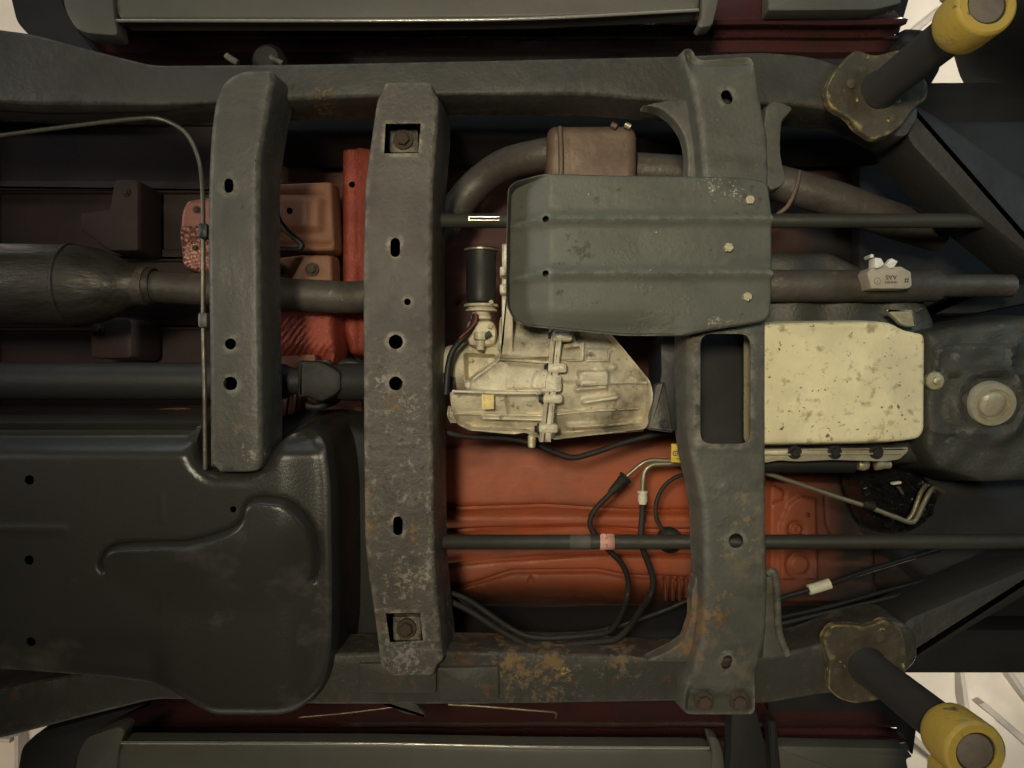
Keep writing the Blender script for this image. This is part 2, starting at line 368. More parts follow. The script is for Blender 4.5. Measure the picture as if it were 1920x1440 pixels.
def stamp(name, px, z, m, parent=None, label=None, H=0.05, draft=0.006, r=0.008, holes=(), hf=None, sp=0.009,
          thick=0.003, lid=True, rnd=0.008, step=None, world_pts=False, angle=40, hole_rnd=0.0, guides=()):
    """Pressed sheet: flat face at height z towards the camera, rounded rim, wall of height H going up; hf(U,V) in
    photograph pixels of plane z gives relief (metres, + towards the ground)."""
    P = np.asarray(px, float) if world_pts else WP(px, z)
    P = ccw(P)
    if rnd: P = fillet(P, rnd)
    step = step or sp * 0.8
    P = dedupe(resample(dedupe(P), step))
    O = offset(P, -draft) if draft else P
    hs = []
    for h in holes:
        hp = ccw(WP(h, z))
        if hole_rnd: hp = fillet(hp, hole_rnd)
        hs.append(dedupe(resample(hp, max(0.002, step * 0.6))))
    pts = [tuple(p) for p in O]; edges = [(i, (i + 1) % len(O)) for i in range(len(O))]
    loops = [list(range(len(O)))]
    for h in hs:
        b = len(pts); pts += [tuple(p) for p in h]
        edges += [(b + i, b + (i + 1) % len(h)) for i in range(len(h))]
        loops.append([b + i for i in range(len(h))])
    def dist(X):
        return segdist(X, O)
    extra = []
    ds = [draft * 0.5, draft, draft + 0.12 * r, draft + 0.35 * r, draft + 0.65 * r, draft + r] if H > 0 else []
    for d in ds:
        if d <= 0: continue
        R = offset(O, d)
        ok = inside(R, O) & (dist(R) > d - 1e-5 - 0.03 * d)
        extra.append(R[ok])
    lo, hi = O.min(0), O.max(0)
    ny = int((hi[1] - lo[1]) / (sp * 0.866)) + 2; nx = int((hi[0] - lo[0]) / sp) + 2
    gx, gy = np.meshgrid(np.arange(nx), np.arange(ny))
    G = np.stack([lo[0] + (gx + 0.5 * (gy % 2)) * sp, lo[1] + gy * sp * 0.866], -1).reshape(-1, 2)
    G = G[inside(G, O)]
    G = G[dist(G) > (draft + r if H > 0 else 0) + 0.4 * sp]
    for gp, gw in guides:                # extra points along creases so that they stay crisp
        gw = gw * z / F
        gl_ = resample(WP(gp, z), 0.0035, False)
        if len(G): G = G[segdist(G, gl_, False) > gw * 2.1]
        t = np.gradient(gl_, axis=0); t /= np.linalg.norm(t, axis=1)[:, None] + 1e-12
        nn = np.stack([-t[:, 1], t[:, 0]], 1)
        for k in (-1.8, -1.2, -0.6, 0, 0.6, 1.2, 1.8):
            Q = gl_ + nn * gw * k
            ok = (segdist(Q, gl_, False) > abs(k) * gw * 0.9) & inside(Q, O) & (dist(Q) > draft + r + 0.001)
            extra.append(Q[ok])
    extra.append(G)
    E = np.vstack(extra) if extra else np.zeros((0, 2))
    for h in hs:
        E = E[~inside(E, h) & (segdist(E, h) > 0.35 * min(sp, 0.006))] if len(E) else E
    pts += [tuple(p) for p in E]
    vo, eo, fo, *_ = delaunay_2d_cdt([Vector(p) for p in pts], edges, [], 2, 1e-7)
    X = np.array([(p.x, p.y) for p in vo])
    # drop triangles in holes
    Fc = np.array([f for f in fo if len(f) == 3])
    C = X[Fc].mean(1)
    keep = inside(C, O)
    for h in hs: keep &= ~inside(C, h)
    Fc = Fc[keep]
    d = dist(X)
    Z = np.full(len(X), z, float)
    if H > 0:
        w = d < draft
        if draft > 0: Z[w] = z + r + (H - r) * (1 - d[w] / draft)
        a = (d >= draft) & (d < draft + r)
        t = (d[a] - draft) / r
        Z[a] = z + r * (1 - np.sqrt(np.clip(1 - (1 - t) ** 2, 0, 1)))
    if hf is not None:
        U = 960 + X[:, 0] * F / z; Vv = 720 + X[:, 1] * F / z
        fade = np.ones(len(X)) if H <= 0 else np.clip((d - draft * 0.8) / (r + 1e-9), 0, 1)
        Z -= hf(U, Vv) * fade
    V = [(x[0], x[1], zz) for x, zz in zip(X, Z)]
    n = len(V)
    faces = [(f[0], f[2], f[1]) for f in Fc]
    cnt = {}
    for f in Fc:
        for a, b in ((f[0], f[1]), (f[1], f[2]), (f[2], f[0])):
            cnt[(a, b)] = 1
    bnd = [e for e in cnt if (e[1], e[0]) not in cnt]
    if thick > 0:
        V += [(x[0], x[1], zz + thick) for x, zz in zip(X, Z)]
        faces += [(f[0] + n, f[1] + n, f[2] + n) for f in Fc]
        faces += [(a, b, b + n, a + n) for a, b in bnd]
    Q = offset(O, 0.0015)
    LV = [(q[0], q[1], z + H + thick + 0.0005) for q in Q]
    own = lid and H > 0 and len(hs) and parent is not None and parent.type == 'EMPTY'
    if lid and H > 0 and not own:
        b = len(V); V += LV; faces.append(tuple(range(b, b + len(Q))))
    o = mk(name, V, faces, m, parent, label, angle)
    if own: mk('inner_plate', LV, [tuple(range(len(Q)))], 'dark', o)  # dark lid puts the shade inside the holes into its colour
    return o

def loft(name, px, prof, m, parent=None, label=None, rnd=0.0, step=0.02, world_pts=False, zref=None, angle=38):
    """Solid from an outline: prof = [(inset metres, z), ...] from the top (far) to the bottom (near)."""
    zref = zref or prof[-1][1]
    P = np.asarray(px, float) if world_pts else WP(px, zref)
    P = ccw(P)
    if rnd: P = fillet(P, rnd)
    P = dedupe(P)
    V = []; Fc = []; N = len(P)
    for ins, zz in prof:
        Q = offset(P, ins) if ins else P
        V += [(q[0], q[1], zz) for q in Q]
    for k in range(len(prof) - 1):
        a, b = k * N, (k + 1) * N
        for i in range(N):
            j = (i + 1) % N
            Fc.append((a + i, b + i, b + j, a + j))
    Fc.append(tuple(range(N)))
    Fc.append(tuple((len(prof) - 1) * N + i for i in reversed(range(N))))
    return mk(name, V, Fc, m, parent, label, angle)

def block(name, px, z0, z1, m, parent=None, label=None, rnd=0.004, bev=0.003, **k):
    """z0 = near (low) face, z1 = far (upper) face"""
    return loft(name, px, [(0, z1), (0, z0 + bev), (bev * 0.3, z0 + bev * 0.3), (bev, z0)], m, parent, label, rnd=rnd, zref=z0, **k)

def rect(u0, v0, u1, v1): return [(u0, v0), (u1, v0), (u1, v1), (u0, v1)]

def tube3(name, P, rad, m, parent=None, label=None, n=12, caps=True, angle=50):
    P = [np.asarray(p, float) for p in P]
    rad = np.broadcast_to(np.asarray(rad, float), (len(P),))
    T = []
    for i in range(len(P)):
        t = P[min(i + 1, len(P) - 1)] - P[max(i - 1, 0)]
        T.append(t / (np.linalg.norm(t) + 1e-12))
    up = np.array([0, 0, 1.0]) if abs(T[0][2]) < 0.9 else np.array([1.0, 0, 0])
    nrm = np.cross(T[0], up); nrm /= np.linalg.norm(nrm)
    V = []; Fc = []
    for i, p in enumerate(P):
        nrm = nrm - T[i] * (nrm @ T[i]); nrm /= np.linalg.norm(nrm) + 1e-12
        bn = np.cross(T[i], nrm)
        for k in range(n):
            a = 2 * math.pi * k / n
            V.append(p + rad[i] * (math.cos(a) * nrm + math.sin(a) * bn))
    for i in range(len(P) - 1):
        for k in range(n):
            a, b = i * n + k, i * n + (k + 1) % n
            Fc.append((a, b, b + n, a + n))
    if caps:
        Fc.append(tuple(reversed(range(n)))); Fc.append(tuple((len(P) - 1) * n + k for k in range(n)))
    return mk(name, V, Fc, m, parent, label, angle)

def tube(name, pts, rpx, m, parent=None, label=None, smooth=5, n=12, **k):
    """pts = [(u, v, z)], radius in pixels at the mean depth (or list per point without smoothing)"""
    P = [(*W(u, v, z), z) for u, v, z in pts]
    zm = sum(p[2] for p in pts) / len(pts)
    if smooth: P = spline(P, smooth)
    r = np.asarray(rpx, float) * zm / F
    return tube3(name, P, r, m, parent, label, n, **k)

def lathe(name, c, axis, prof, m, parent=None, label=None, n=24, angle=40):
    """prof = [(radius, offset along axis)]; c world point; axis world vector"""
    ax = Vector(axis).normalized()
    q = Vector((0, 0, 1)).rotation_difference(ax)
    V = []; Fc = []
    for r, h in prof:
        for k in range(n):
            a = 2 * math.pi * k / n
            V.append(Vector(c) + q @ Vector((r * math.cos(a), r * math.sin(a), h)))
    for i in range(len(prof) - 1):
        for k in range(n):
            a, b = i * n + k, i * n + (k + 1) % n
            Fc.append((a, b, b + n, a + n))
    Fc.append(tuple(reversed(range(n)))); Fc.append(tuple((len(prof) - 1) * n + k for k in range(n)))
    return mk(name, V, Fc, m, parent, label, angle)

_bolt = {}
def bolt(u, v, z, rpx, m, parent, washer=True, name='bolt', axis=(0, 0, -1), label=None):
    """hex head bolt with washer, head towards axis; mesh data shared"""
    key = (m, washer)
    if key not in _bolt:
        V = []; Fc = []
        def ring(r, h, n, off=0):
            b = len(V)
            for k in range(n):
                a = 2 * math.pi * (k + off) / n
                V.append((r * math.cos(a), r * math.sin(a), h))
            return b
        def conn(a, b, n):
            for k in range(n): Fc.append((a + k, a + (k + 1) % n, b + (k + 1) % n, b + k))
        if washer:
            w0 = ring(1.45, -0.2, 18); w1 = ring(1.45, 0.22, 18); w2 = ring(1.35, 0.28, 18)
            conn(w0, w1, 18); conn(w1, w2, 18); Fc.append(tuple(range(w2, w2 + 18)))
        h0 = ring(1.0, -0.2, 6); h1 = ring(1.0, 0.85, 6); h2 = ring(0.82, 1.0, 6)
        conn(h0, h1, 6); conn(h1, h2, 6); Fc.append(tuple(range(h2, h2 + 6)))
        me = bpy.data.meshes.new('bolt'); me.from_pydata(V, [], Fc); me.update()
        me.materials.append(M[m]); _bolt[key] = me
    o = bpy.data.objects.new(name, _bolt[key]); col.objects.link(o)
    x, y = W(u, v, z)
    s = rpx * z / F
    q = Vector((0, 0, 1)).rotation_difference(Vector(axis))
    o.location = (x, y, z); o.rotation_mode = 'QUATERNION'
    o.rotation_quaternion = q @ Matrix.Rotation(random.random() * 1.05, 3, 'Z').to_quaternion()
    o.scale = (s, s, s)
    o.parent = parent
    if parent.type == 'EMPTY': o.matrix_parent_inverse = Matrix.Translation(-parent.location)
    if label: o['label'] = label
    return o

def text(name, s, u, v, z, size_px, rot, m, parent, bold=False):
    c = bpy.data.curves.new(name, 'FONT'); c.body = s; c.size = size_px * z / F
    c.align_x = 'CENTER'; c.align_y = 'CENTER'; c.extrude = 0.00006
    if bold: c.offset = 0.00035
    t = bpy.data.objects.new('tmp', c); col.objects.link(t)
    bpy.context.view_layer.update()
    me = bpy.data.meshes.new_from_object(t.evaluated_get(bpy.context.evaluated_depsgraph_get()))
    bpy.data.objects.remove(t)
    x, y = W(u, v, z)
    me.transform(Matrix.Translation((x, y, z)) @ Matrix.Rotation(rot, 4, 'Z') @ Matrix.Rotation(math.pi, 4, 'X'))
    me.materials.clear()
    return link(name, me, m, parent)

def empty(name, loc, label, cat, group=None):
    o = bpy.data.objects.new(name, None); col.objects.link(o)
    o.location = loc; o['label'] = label; o['category'] = cat
    o.empty_display_size = 0.05
    if group: o['group'] = group
    return o

# relief helpers, all in pixels of the part's plane
def vn(U, V, s, seed=0):
    a, b = U / s, V / s; i, j = np.floor(a), np.floor(b); f, g = sst(a - i), sst(b - j)
    def hsh(x, y): return np.modf(np.abs(np.sin(x * 127.1 + y * 311.7 + seed * 74.7) * 43758.5453))[0]
    return (hsh(i, j) * (1 - f) + hsh(i + 1, j) * f) * (1 - g) + (hsh(i, j + 1) * (1 - f) + hsh(i + 1, j + 1) * f) * g - 0.5
def ln(U, V, pts, w, h, soft=None):
    d = segdist(np.stack([U, V], 1), np.array(pts, float), False)
    if soft is None: return h * np.exp(-(d / w) ** 2)
    return h * sst((w + soft - d) / (2 * soft))
def plat(U, V, u0, v0, u1, v1, e, h):
    d = np.minimum(np.minimum(U - u0, u1 - U), np.minimum(V - v0, v1 - V))
    return h * sst((d + e) / (2 * e))
def dome(U, V, u, v, r, h, e=4):
    d = np.hypot(U - u, V - v); return h * sst((r + e - d) / (2 * e))
def polyp(U, V, pts, e, h):
    X = np.stack([U, V], 1); P = np.array(pts, float)
    d = segdist(X, P); d = np.where(inside(X, P), d, -d)
    return h * sst((d + e) / (2 * e))

# ================================================================== SETTING
cz = 3.3
def ceil_h(U, V):
    h = np.zeros_like(U)
    for k in range(-12, 13):
        h += ln(U, V, [(960 + k * 170, -900), (1010 + k * 170, 2400)], 6, 0.03, 4)
    for k in range(-8, 9):
        h += ln(U, V, [(-1200, 720 + k * 190), (3200, 760 + k * 190)], 3, 0.014, 3)
    return h + 0.03 * np.sin(U * 0.02 + V * 0.013) * np.sin(V * 0.017)
ce = stamp('ceiling', rect(-900, -800, 3000, 2300), cz, 'ceiling', None, None, H=0, draft=0, r=0, hf=ceil_h, sp=0.05, thick=0.01, lid=False, rnd=0)
ce['kind'] = 'structure'; ce['label'] = 'white shop ceiling liner showing in the corners'

for pts in ([(1796, 1230), (1804, 1230), (1822, 1345), (1812, 1345)], [(1836, 1322), (1846, 1316), (1990, 1438), (1980, 1446)], [(1876, 1240), (1886, 1240), (1990, 1392), (1980, 1396)],
            [(1640, 1330), (1652, 1326), (1790, 1442), (1776, 1446)], [(1776, 0), (1784, 6), (1690, 84), (1682, 76)], [(-40, 1380), (18, 1386), (18, 1394), (-40, 1390)], [(26, 1380), (34, 1380), (34, 1460), (26, 1460)]):
    block('trim_strip', pts, cz - 0.06, cz + 0.02, 'trim', ce, rnd=0, bev=0.004)
# ================================================================== PICKUP TRUCK
T = empty('pickup_truck', (0.0, 0.0, 1.16), 'raised pickup truck seen from underneath with orange floor and black frame', 'truck')

# ---- floor pan
fz = 1.40
def floor_h(U, V):
    tunnel = sst((V - 170) / 90) * (1 - sst((V - 770) / 70))
    h = -0.10 * tunnel
    lat = 1 - tunnel
    for y, w, hh in ((0, 5, -0.006),):
        pass
    h += ln(U, V, [(820, 955), (1020, 948), (1180, 958), (1330, 958)], 4, -0.008)
    h += ln(U, V, [(820, 1000), (900, 992), (1090, 985), (1200, 995), (1340, 996)], 4, -0.008)
    h += ln(U, V, [(820, 1062), (930, 1050), (1120, 1038), (1330, 1044)], 4, -0.006)
    h += ln(U, V, [(840, 1110), (900, 1092), (960, 1072), (1120, 1070), (1170, 1080), (1340, 1088)], 4, -0.010)
    h += plat(U, V, 820, 962, 1340, 985, 8, 0.010)
    h += plat(U, V, 820, 1003, 1340, 1035, 8, 0.008)
    h -= 0.22 * sst((V - 1085) / 190)
    h += dome(U, V, 994, 1088, 3, -0.008, 2)
    # tunnel pressings
    h += ln(U, V, [(870, 300), (905, 345), (880, 410)], 4, -0.006)
    h += ln(U, V, [(850, 560), (930, 500), (1010, 470)], 4, -0.008)
    return h
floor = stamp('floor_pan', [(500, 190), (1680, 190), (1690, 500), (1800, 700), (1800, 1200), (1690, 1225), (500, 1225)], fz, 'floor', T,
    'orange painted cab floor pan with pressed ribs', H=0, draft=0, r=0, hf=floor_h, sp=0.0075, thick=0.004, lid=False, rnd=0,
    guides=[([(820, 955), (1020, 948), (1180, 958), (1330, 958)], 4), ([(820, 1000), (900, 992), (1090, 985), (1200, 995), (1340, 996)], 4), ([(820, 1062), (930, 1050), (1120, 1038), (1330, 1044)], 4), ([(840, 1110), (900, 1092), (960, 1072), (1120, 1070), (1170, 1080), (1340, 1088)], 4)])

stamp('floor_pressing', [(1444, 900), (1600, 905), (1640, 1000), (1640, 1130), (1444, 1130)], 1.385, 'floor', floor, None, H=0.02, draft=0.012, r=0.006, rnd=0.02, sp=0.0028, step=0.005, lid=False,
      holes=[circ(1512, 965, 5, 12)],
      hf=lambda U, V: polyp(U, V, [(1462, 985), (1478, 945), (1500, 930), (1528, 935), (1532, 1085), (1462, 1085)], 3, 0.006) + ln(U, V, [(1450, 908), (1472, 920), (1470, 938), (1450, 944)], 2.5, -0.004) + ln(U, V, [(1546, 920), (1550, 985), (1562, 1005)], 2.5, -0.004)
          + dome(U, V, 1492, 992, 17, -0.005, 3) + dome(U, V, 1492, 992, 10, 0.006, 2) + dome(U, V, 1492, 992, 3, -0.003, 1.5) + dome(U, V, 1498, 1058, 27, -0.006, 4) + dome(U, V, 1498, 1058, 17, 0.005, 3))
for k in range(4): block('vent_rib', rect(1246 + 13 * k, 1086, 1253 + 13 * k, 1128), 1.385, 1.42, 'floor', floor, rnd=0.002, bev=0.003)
stamp('tunnel_rib', [(640, 262), (700, 262), (700, 668), (655, 664), (642, 620), (640, 540)], 1.40, 'redshield', floor, None, H=0.08, draft=0.006, r=0.014, rnd=0.006, sp=0.006,
      holes=[circ(660, 346, 6, 12)], hf=lambda U, V: ln(U, V, [(676, 250), (676, 700)], 6, 0.006))
for v0, v1, w in ((150, 258, 'upper'), (1180, 1250, 'lower')):  # added dark strips stand in for the shade beside the rails
    stamp('shade_strip', [(500, v0), (1700, v0), (1700, v1), (1300, v1 + (8 if v0 < 500 else -8)), (900, v1), (500, v1 + 6)] if v0 < 500 else [(500, 1190), (860, 1186), (1000, 1192), (1240, 1186), (1700, 1160), (1700, 1250), (500, 1250)], 1.36, 'dark', T,
          'black strip added for the shade beside the ' + w + ' frame rail', H=0.10, draft=0.02, r=0.02, rnd=0.02, sp=0.02, hf=lambda U, V: 0.004 * vn(U, V, 50))
# ---- closing panels above everything (bed floor at the rear, bay at the front)
bed = stamp('bed_floor', [(-700, 150), (640, 150), (640, 1290), (-700, 1290)], 1.62, 'bedmetal', T, 'dark cargo bed floor with cross ribs at the rear',
      H=0.02, draft=0.01, r=0.01, sp=0.03, thick=0.004, lid=False, rnd=0)
for u in (-60,): block('bed_crossbar', rect(u - 36, 160, u + 36, 1280), 1.575, 1.63, 'bedmetal', bed, rnd=0.004, bev=0.008)
for v in range(222, 1280, 128): block('floor_rib', rect(-690, v - 12, 550, v + 12), 1.607, 1.63, 'bedmetal', bed, rnd=0.002, bev=0.006)
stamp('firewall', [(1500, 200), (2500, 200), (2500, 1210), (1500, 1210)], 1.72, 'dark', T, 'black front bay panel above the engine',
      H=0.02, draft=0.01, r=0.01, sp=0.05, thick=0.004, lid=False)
for s, (va, vb) in ((-1, (155, 250)), (1, (1180, 1262))):
    block('fender_apron', [(1640, va), (2600, va + s * 4), (2600, vb), (1640, vb)], 1.62, 1.74, 'dark', T,
          'black inner fender edge along the ' + ('upper' if s < 0 else 'lower') + ' side')

# ---- frame rails
def rail_h(U, V):
    return 0.0015 * np.sin(U * 0.013) + ln(U, V, [(0, 1292), (1500, 1268)], 2, 0.0015)
top_rail = stamp('frame_rail', [(-260, 20), (60, 62), (170, 92), (285, 121), (560, 119), (900, 112), (1270, 104), (1430, 96), (1520, 104), (1600, 130), (1690, 172), (1730, 205),
     (1700, 262), (1640, 228), (1600, 210), (1480, 196), (1255, 190), (1100, 178), (830, 176), (530, 188), (285, 196), (60, 196), (-260, 170)], 1.16, 'rail', T,
     'upper frame rail in dark dusty paint', H=0.075, draft=0.004, r=0.006, hf=rail_h, sp=0.014, rnd=0.02)
bot_rail = stamp('frame_rail', [(-260, 1320), (0, 1290), (280, 1240), (600, 1226), (830, 1222), (1100, 1226), (1260, 1236), (1440, 1232), (1540, 1206), (1600, 1180), (1690, 1164), (1720, 1190),
     (1722, 1240), (1690, 1268), (1600, 1298), (1540, 1302), (1430, 1322), (1270, 1316), (900, 1322), (600, 1322), (430, 1316), (290, 1312), (130, 1352), (0, 1386), (-260, 1430)], 1.16, 'rail', T,
     'lower frame rail with flaking brown rust', H=0.075, draft=0.004, r=0.006, hf=rail_h, sp=0.014, rnd=0.02)
block('frame_horn', [(1690, 176), (1760, 214), (1980, 372), (1980, 520), (1830, 400), (1700, 262)], 1.185, 1.29, 'arm_dark', T, 'frame horn painted dark as shade, slanting inwards at the upper right', rnd=0.02, bev=0.012)
block('frame_horn', [(1690, 1164), (1980, 1040), (1980, 1092), (1722, 1242), (1690, 1250)], 1.185, 1.29, 'arm_dark', T, 'frame horn painted dark as shade, slanting inwards at the lower right', rnd=0.02, bev=0.016)
# seam joints welded on the lower rail
block('rail_joint_plate', rect(672, 1244, 818, 1300), 1.154, 1.17, 'rail_plain', bot_rail, None, rnd=0.004)
block('rail_joint_plate', [(820, 1252), (936, 1250), (936, 1312), (822, 1314)], 1.1545, 1.17, 'rail_plain', bot_rail, None, rnd=0.004)

# ---- rear crossmember
cm1 = stamp('crossmember', spline([(392, 876), (391, 700), (388, 500), (388, 380), (392, 270), (400, 200), (410, 168), (428, 144), (455, 131), (490, 129), (510, 132), (514, 148), (507, 185), (494, 260), (487, 330), (487, 500), (490, 700), (491, 846), (490, 866), (484, 879), (470, 885), (430, 886), (399, 885), (393, 883)], 4, True), 1.105,
     'cross_rear', T, 'narrow rear crossmember ending in the fuel tank notch', H=0.075, draft=0.006, r=0.009, rnd=0.0, sp=0.007,
     holes=[slot(429, 348, 17, 27), circ(432, 645, 10.5), circ(432, 719, 13)],
     hf=lambda U, V: dome(U, V, 410, 376, 5, -0.002, 3) + 0.0012 * vn(U, V, 50) + 0.0005 * vn(U, V, 14, 2))
# ---- middle (torsion bar) crossmember
cm2 = stamp('crossmember', [(684, 345), (690, 300), (702, 210), (707, 182), (715, 172), (722, 152), (808, 152), (814, 172), (822, 182), (821, 240), (812, 340), (810, 500), (811, 700), (813, 900), (815, 1060), (824, 1160), (832, 1238), (818, 1250), (812, 1268), (735, 1270), (722, 1262), (713, 1250), (702, 1160), (690, 1080), (683, 1010), (681, 800), (680, 500)], 1.135,
     'cross_mid', T, 'wide middle crossmember with square windows and pitted rusty paint', H=0.095, draft=0.010, r=0.007, rnd=0.006, sp=0.0045,
     holes=[[(723, 232), (789, 231), (784, 287), (720, 288)], slot(741, 464, 18, 36), circ(764, 566, 6.5, 14), circ(742, 641, 13.5), circ(742, 719, 13), slot(746, 986, 18, 36),
            [(723, 1150), (788, 1149), (793, 1201), (731, 1205)]],
     hf=lambda U, V: 0.0012 * vn(U, V, 60) + (0.0003 + 0.0010 * sst((V - 620) / 200)) * vn(U, V, 16, 3) + 0.0006 * vn(U, V, 8, 5) * sst((V - 500) / 300) + ln(U, V, [(724, 1215), (815, 1212)], 6, -0.0015))
for u, v in ((756, 262), (762, 1178)):
    a = block('torsion_adjuster', rect(u - 26, v - 22, u + 28, v + 24), 1.170, 1.20, 'cross_mid', cm2, None)
    bolt(u, v, 1.168, 13, 'rust_bolt', cm2, washer=True)
# ---- front (transmission) crossmember
def cm3_h(U, V):
    return (plat(U, V, 1302, 612, 1416, 842, 6, 0.003)
            + ln(U, V, [(1300, 640), (1300, 800)], 8, 0.006) - 0.02 * sst((150 - V) / 60) - 0.02 * sst((V - 1265) / 60) + dome(U, V, 1360, 912, 10, 0.0015, 4))
cm3 = stamp('crossmember', [(1283, 86), (1300, 84), (1312, 108), (1415, 100), (1422, 150), (1430, 200), (1441, 255), (1443, 340), (1440, 470), (1437, 620), (1437, 850), (1438, 1000), (1441, 1100), (1438, 1190), (1428, 1236), (1419, 1262), (1421, 1346), (1284, 1346), (1286, 1290), (1297, 1262), (1312, 1215), (1320, 1150), (1320, 1050), (1317, 960), (1308, 910), (1294, 850), (1288, 800), (1288, 620), (1316, 480), (1318, 330), (1312, 255), (1300, 180), (1288, 130)], 1.12,
     'cross_front', T, 'front transmission crossmember with wide waist and rectangular window', H=0.055, draft=0.006, r=0.009, rnd=0.012, sp=0.006, lid=False,
     holes=[slot(1363, 182, 20, 27, -0.4), slot(1363, 1242, 18, 27, 0.35), circ(1380, 1014, 14), fillet(np.array(rect(1312, 626, 1406, 832), float), 22)], hf=cm3_h)
block('transmission_tail', [(1262, 560), (1450, 560), (1450, 870), (1330, 862), (1300, 800), (1262, 700)], 1.27, 1.42, 'dark', T, 'dark gearbox tail seen through the crossmember window', rnd=0.02, bev=0.01)
for u in (1320, 1386): bolt(u, 1315, 1.138, 13, 'rust_bolt', cm3)
# gusset flanges where it meets the rails
gl = [('gusset', spline([(1208, 196), (1235, 202), (1262, 222), (1282, 252), (1290, 290), (1292, 345), (1320, 345), (1320, 196)], 3, True)),
      ('gusset', spline([(1436, 200), (1484, 200), (1478, 214), (1466, 232), (1464, 290), (1472, 340), (1436, 345)], 3, True)),
      ('gusset', [(1306, 1080), (1298, 1110), (1297, 1160), (1284, 1200), (1262, 1216), (1212, 1240), (1300, 1243), (1322, 1240), (1326, 1080)]),
      ('gusset', [(1438, 1080), (1462, 1078), (1466, 1160), (1472, 1205), (1482, 1222), (1480, 1232), (1430, 1236)])]
for nme, o in gl:
    stamp(nme, o, 1.150, 'cross_front', cm3, None, H=0.02, draft=0.002, r=0.003, rnd=0.004, sp=0.012)
tube('gusset_rib', [(1437, 1076, 1.148), (1450, 1072, 1.148), (1456, 1100, 1.148), (1460, 1180, 1.148), (1476, 1228, 1.148)], 7, 'cross_front', cm3)

# ---- skid plate
def skid_h(U, V):
    h = -0.034 * np.clip((1030 - U) / 74, 0, 1.2)
    for y0 in (411, 513):
        yy = y0 + 6 * sst((1020 - U) / 70)
        h += 0.007 * np.exp(-((V - yy) / 9.0) ** 2)
    h -= 0.012 * sst((V - 575) / 55) * sst((1300 - U) / 80)
    h += 0.0008 * np.sin(U * 0.03) * np.sin(V * 0.045)
    return h
skid = stamp('skid_plate', [(954, 352), (966, 340), (1022, 325), (1150, 329), (1310, 331), (1400, 333), (1440, 342), (1447, 400), (1452, 412), (1447, 424), (1447, 505), (1452, 514), (1447, 524), (1446, 560), (1442, 598), (1400, 607), (1340, 616), (1286, 628), (1170, 628), (1060, 617), (990, 610), (964, 598), (950, 570), (951, 450)], 1.085,
     'skid', T, 'grey green skid plate with two pressed ribs and three pale bolts', H=0.005, draft=0.0012, r=0.003, rnd=0.012, sp=0.0055, thick=0.003, lid=False,
     holes=[circ(1023, 411, 6, 14), circ(1023, 513, 6, 14)], hf=skid_h)
block('hole_backing', rect(1012, 396, 1036, 528), 1.105, 1.12, 'dark', skid)  # added dark block stands in for shade behind the skid holes
for u, v in ((1405, 376), (1365, 465), (1400, 557)): bolt(u, v, 1.084, 9, 'zinc', skid, washer=False)

# ---- fuel tank with shield
tank_ridge = spline([(215, 1100), (192, 1068), (192, 1046), (215, 1026), (290, 1020), (350, 1018), (400, 1006), (440, 990), (456, 972), (462, 950), (478, 937), (510, 936), (545, 946), (578, 985), (590, 1035), (586, 1080), (568, 1120)], 4)
def tank_h(U, V):
    X = np.stack([U, V], 1)
    close = [(568, 1120), (520, 1150), (400, 1165), (280, 1150), (215, 1100)]
    P_ = [tuple(p) for p in tank_ridge] + close[1:-1]
    h = polyp(U, V, P_, 5, 0.015) * sst(segdist(X, np.array(close, float), False) / 150)
    h += ln(U, V, tank_ridge[4:-3], 5, -0.009)
    h += dome(U, V, 432, 1116, 22, 0.002, 8)
    h += ln(U, V, [(-300, 990), (120, 992)], 7, 0.002)
    h -= 0.018 * sst((V - 1175) / 130) * sst((330 - U) / 60)
    h += ln(U, V, [(302, 928), (303, 975)], 3, 0.0014) + ln(U, V, [(305, 1102), (304, 1150)], 3, 0.0014)
    h -= 0.05 * sst((860 - V) / 75)
    h -= 0.014 * sst((U - 520) / 90)
    h += 0.0012 * np.sin(U * 0.011 + 1) * np.sin(V * 0.014)
    return h
tank = stamp('fuel_tank', [(-520, 792), (374, 792), (364, 815), (362, 842), (370, 868), (392, 887), (470, 887), (494, 868), (520, 822), (570, 800), (606, 826), (618, 900), (620, 1000), (621, 1120), (620, 1210), (612, 1270), (592, 1310), (556, 1340), (520, 1349), (392, 1349), (350, 1325), (300, 1294), (200, 1280), (0, 1264), (-520, 1250)], 1.12,
     'tank', T, 'black plastic fuel tank shield with curved pressed ridge', H=0.24, draft=0.018, r=0.020, rnd=0.03, sp=0.005, step=0.006, hf=tank_h, guides=[(tank_ridge, 5)],
     holes=[circ(55, 900, 9), circ(55, 1050, 9), circ(55, 1205, 9), circ(437, 955, 6, 14)])
bolt(432, 1113, 1.131, 6, 'rust_bolt', tank)
stamp('tank_upper_shell', [(470, 842), (500, 806), (560, 794), (640, 794), (690, 804), (720, 850), (730, 1000), (720, 1262), (600, 1262), (480, 1000)], 1.28, 'dark', tank, None, H=0.09, draft=0.02, r=0.02, rnd=0.03, sp=0.02)  # darker colour than the tank shield paints the shade in the gap

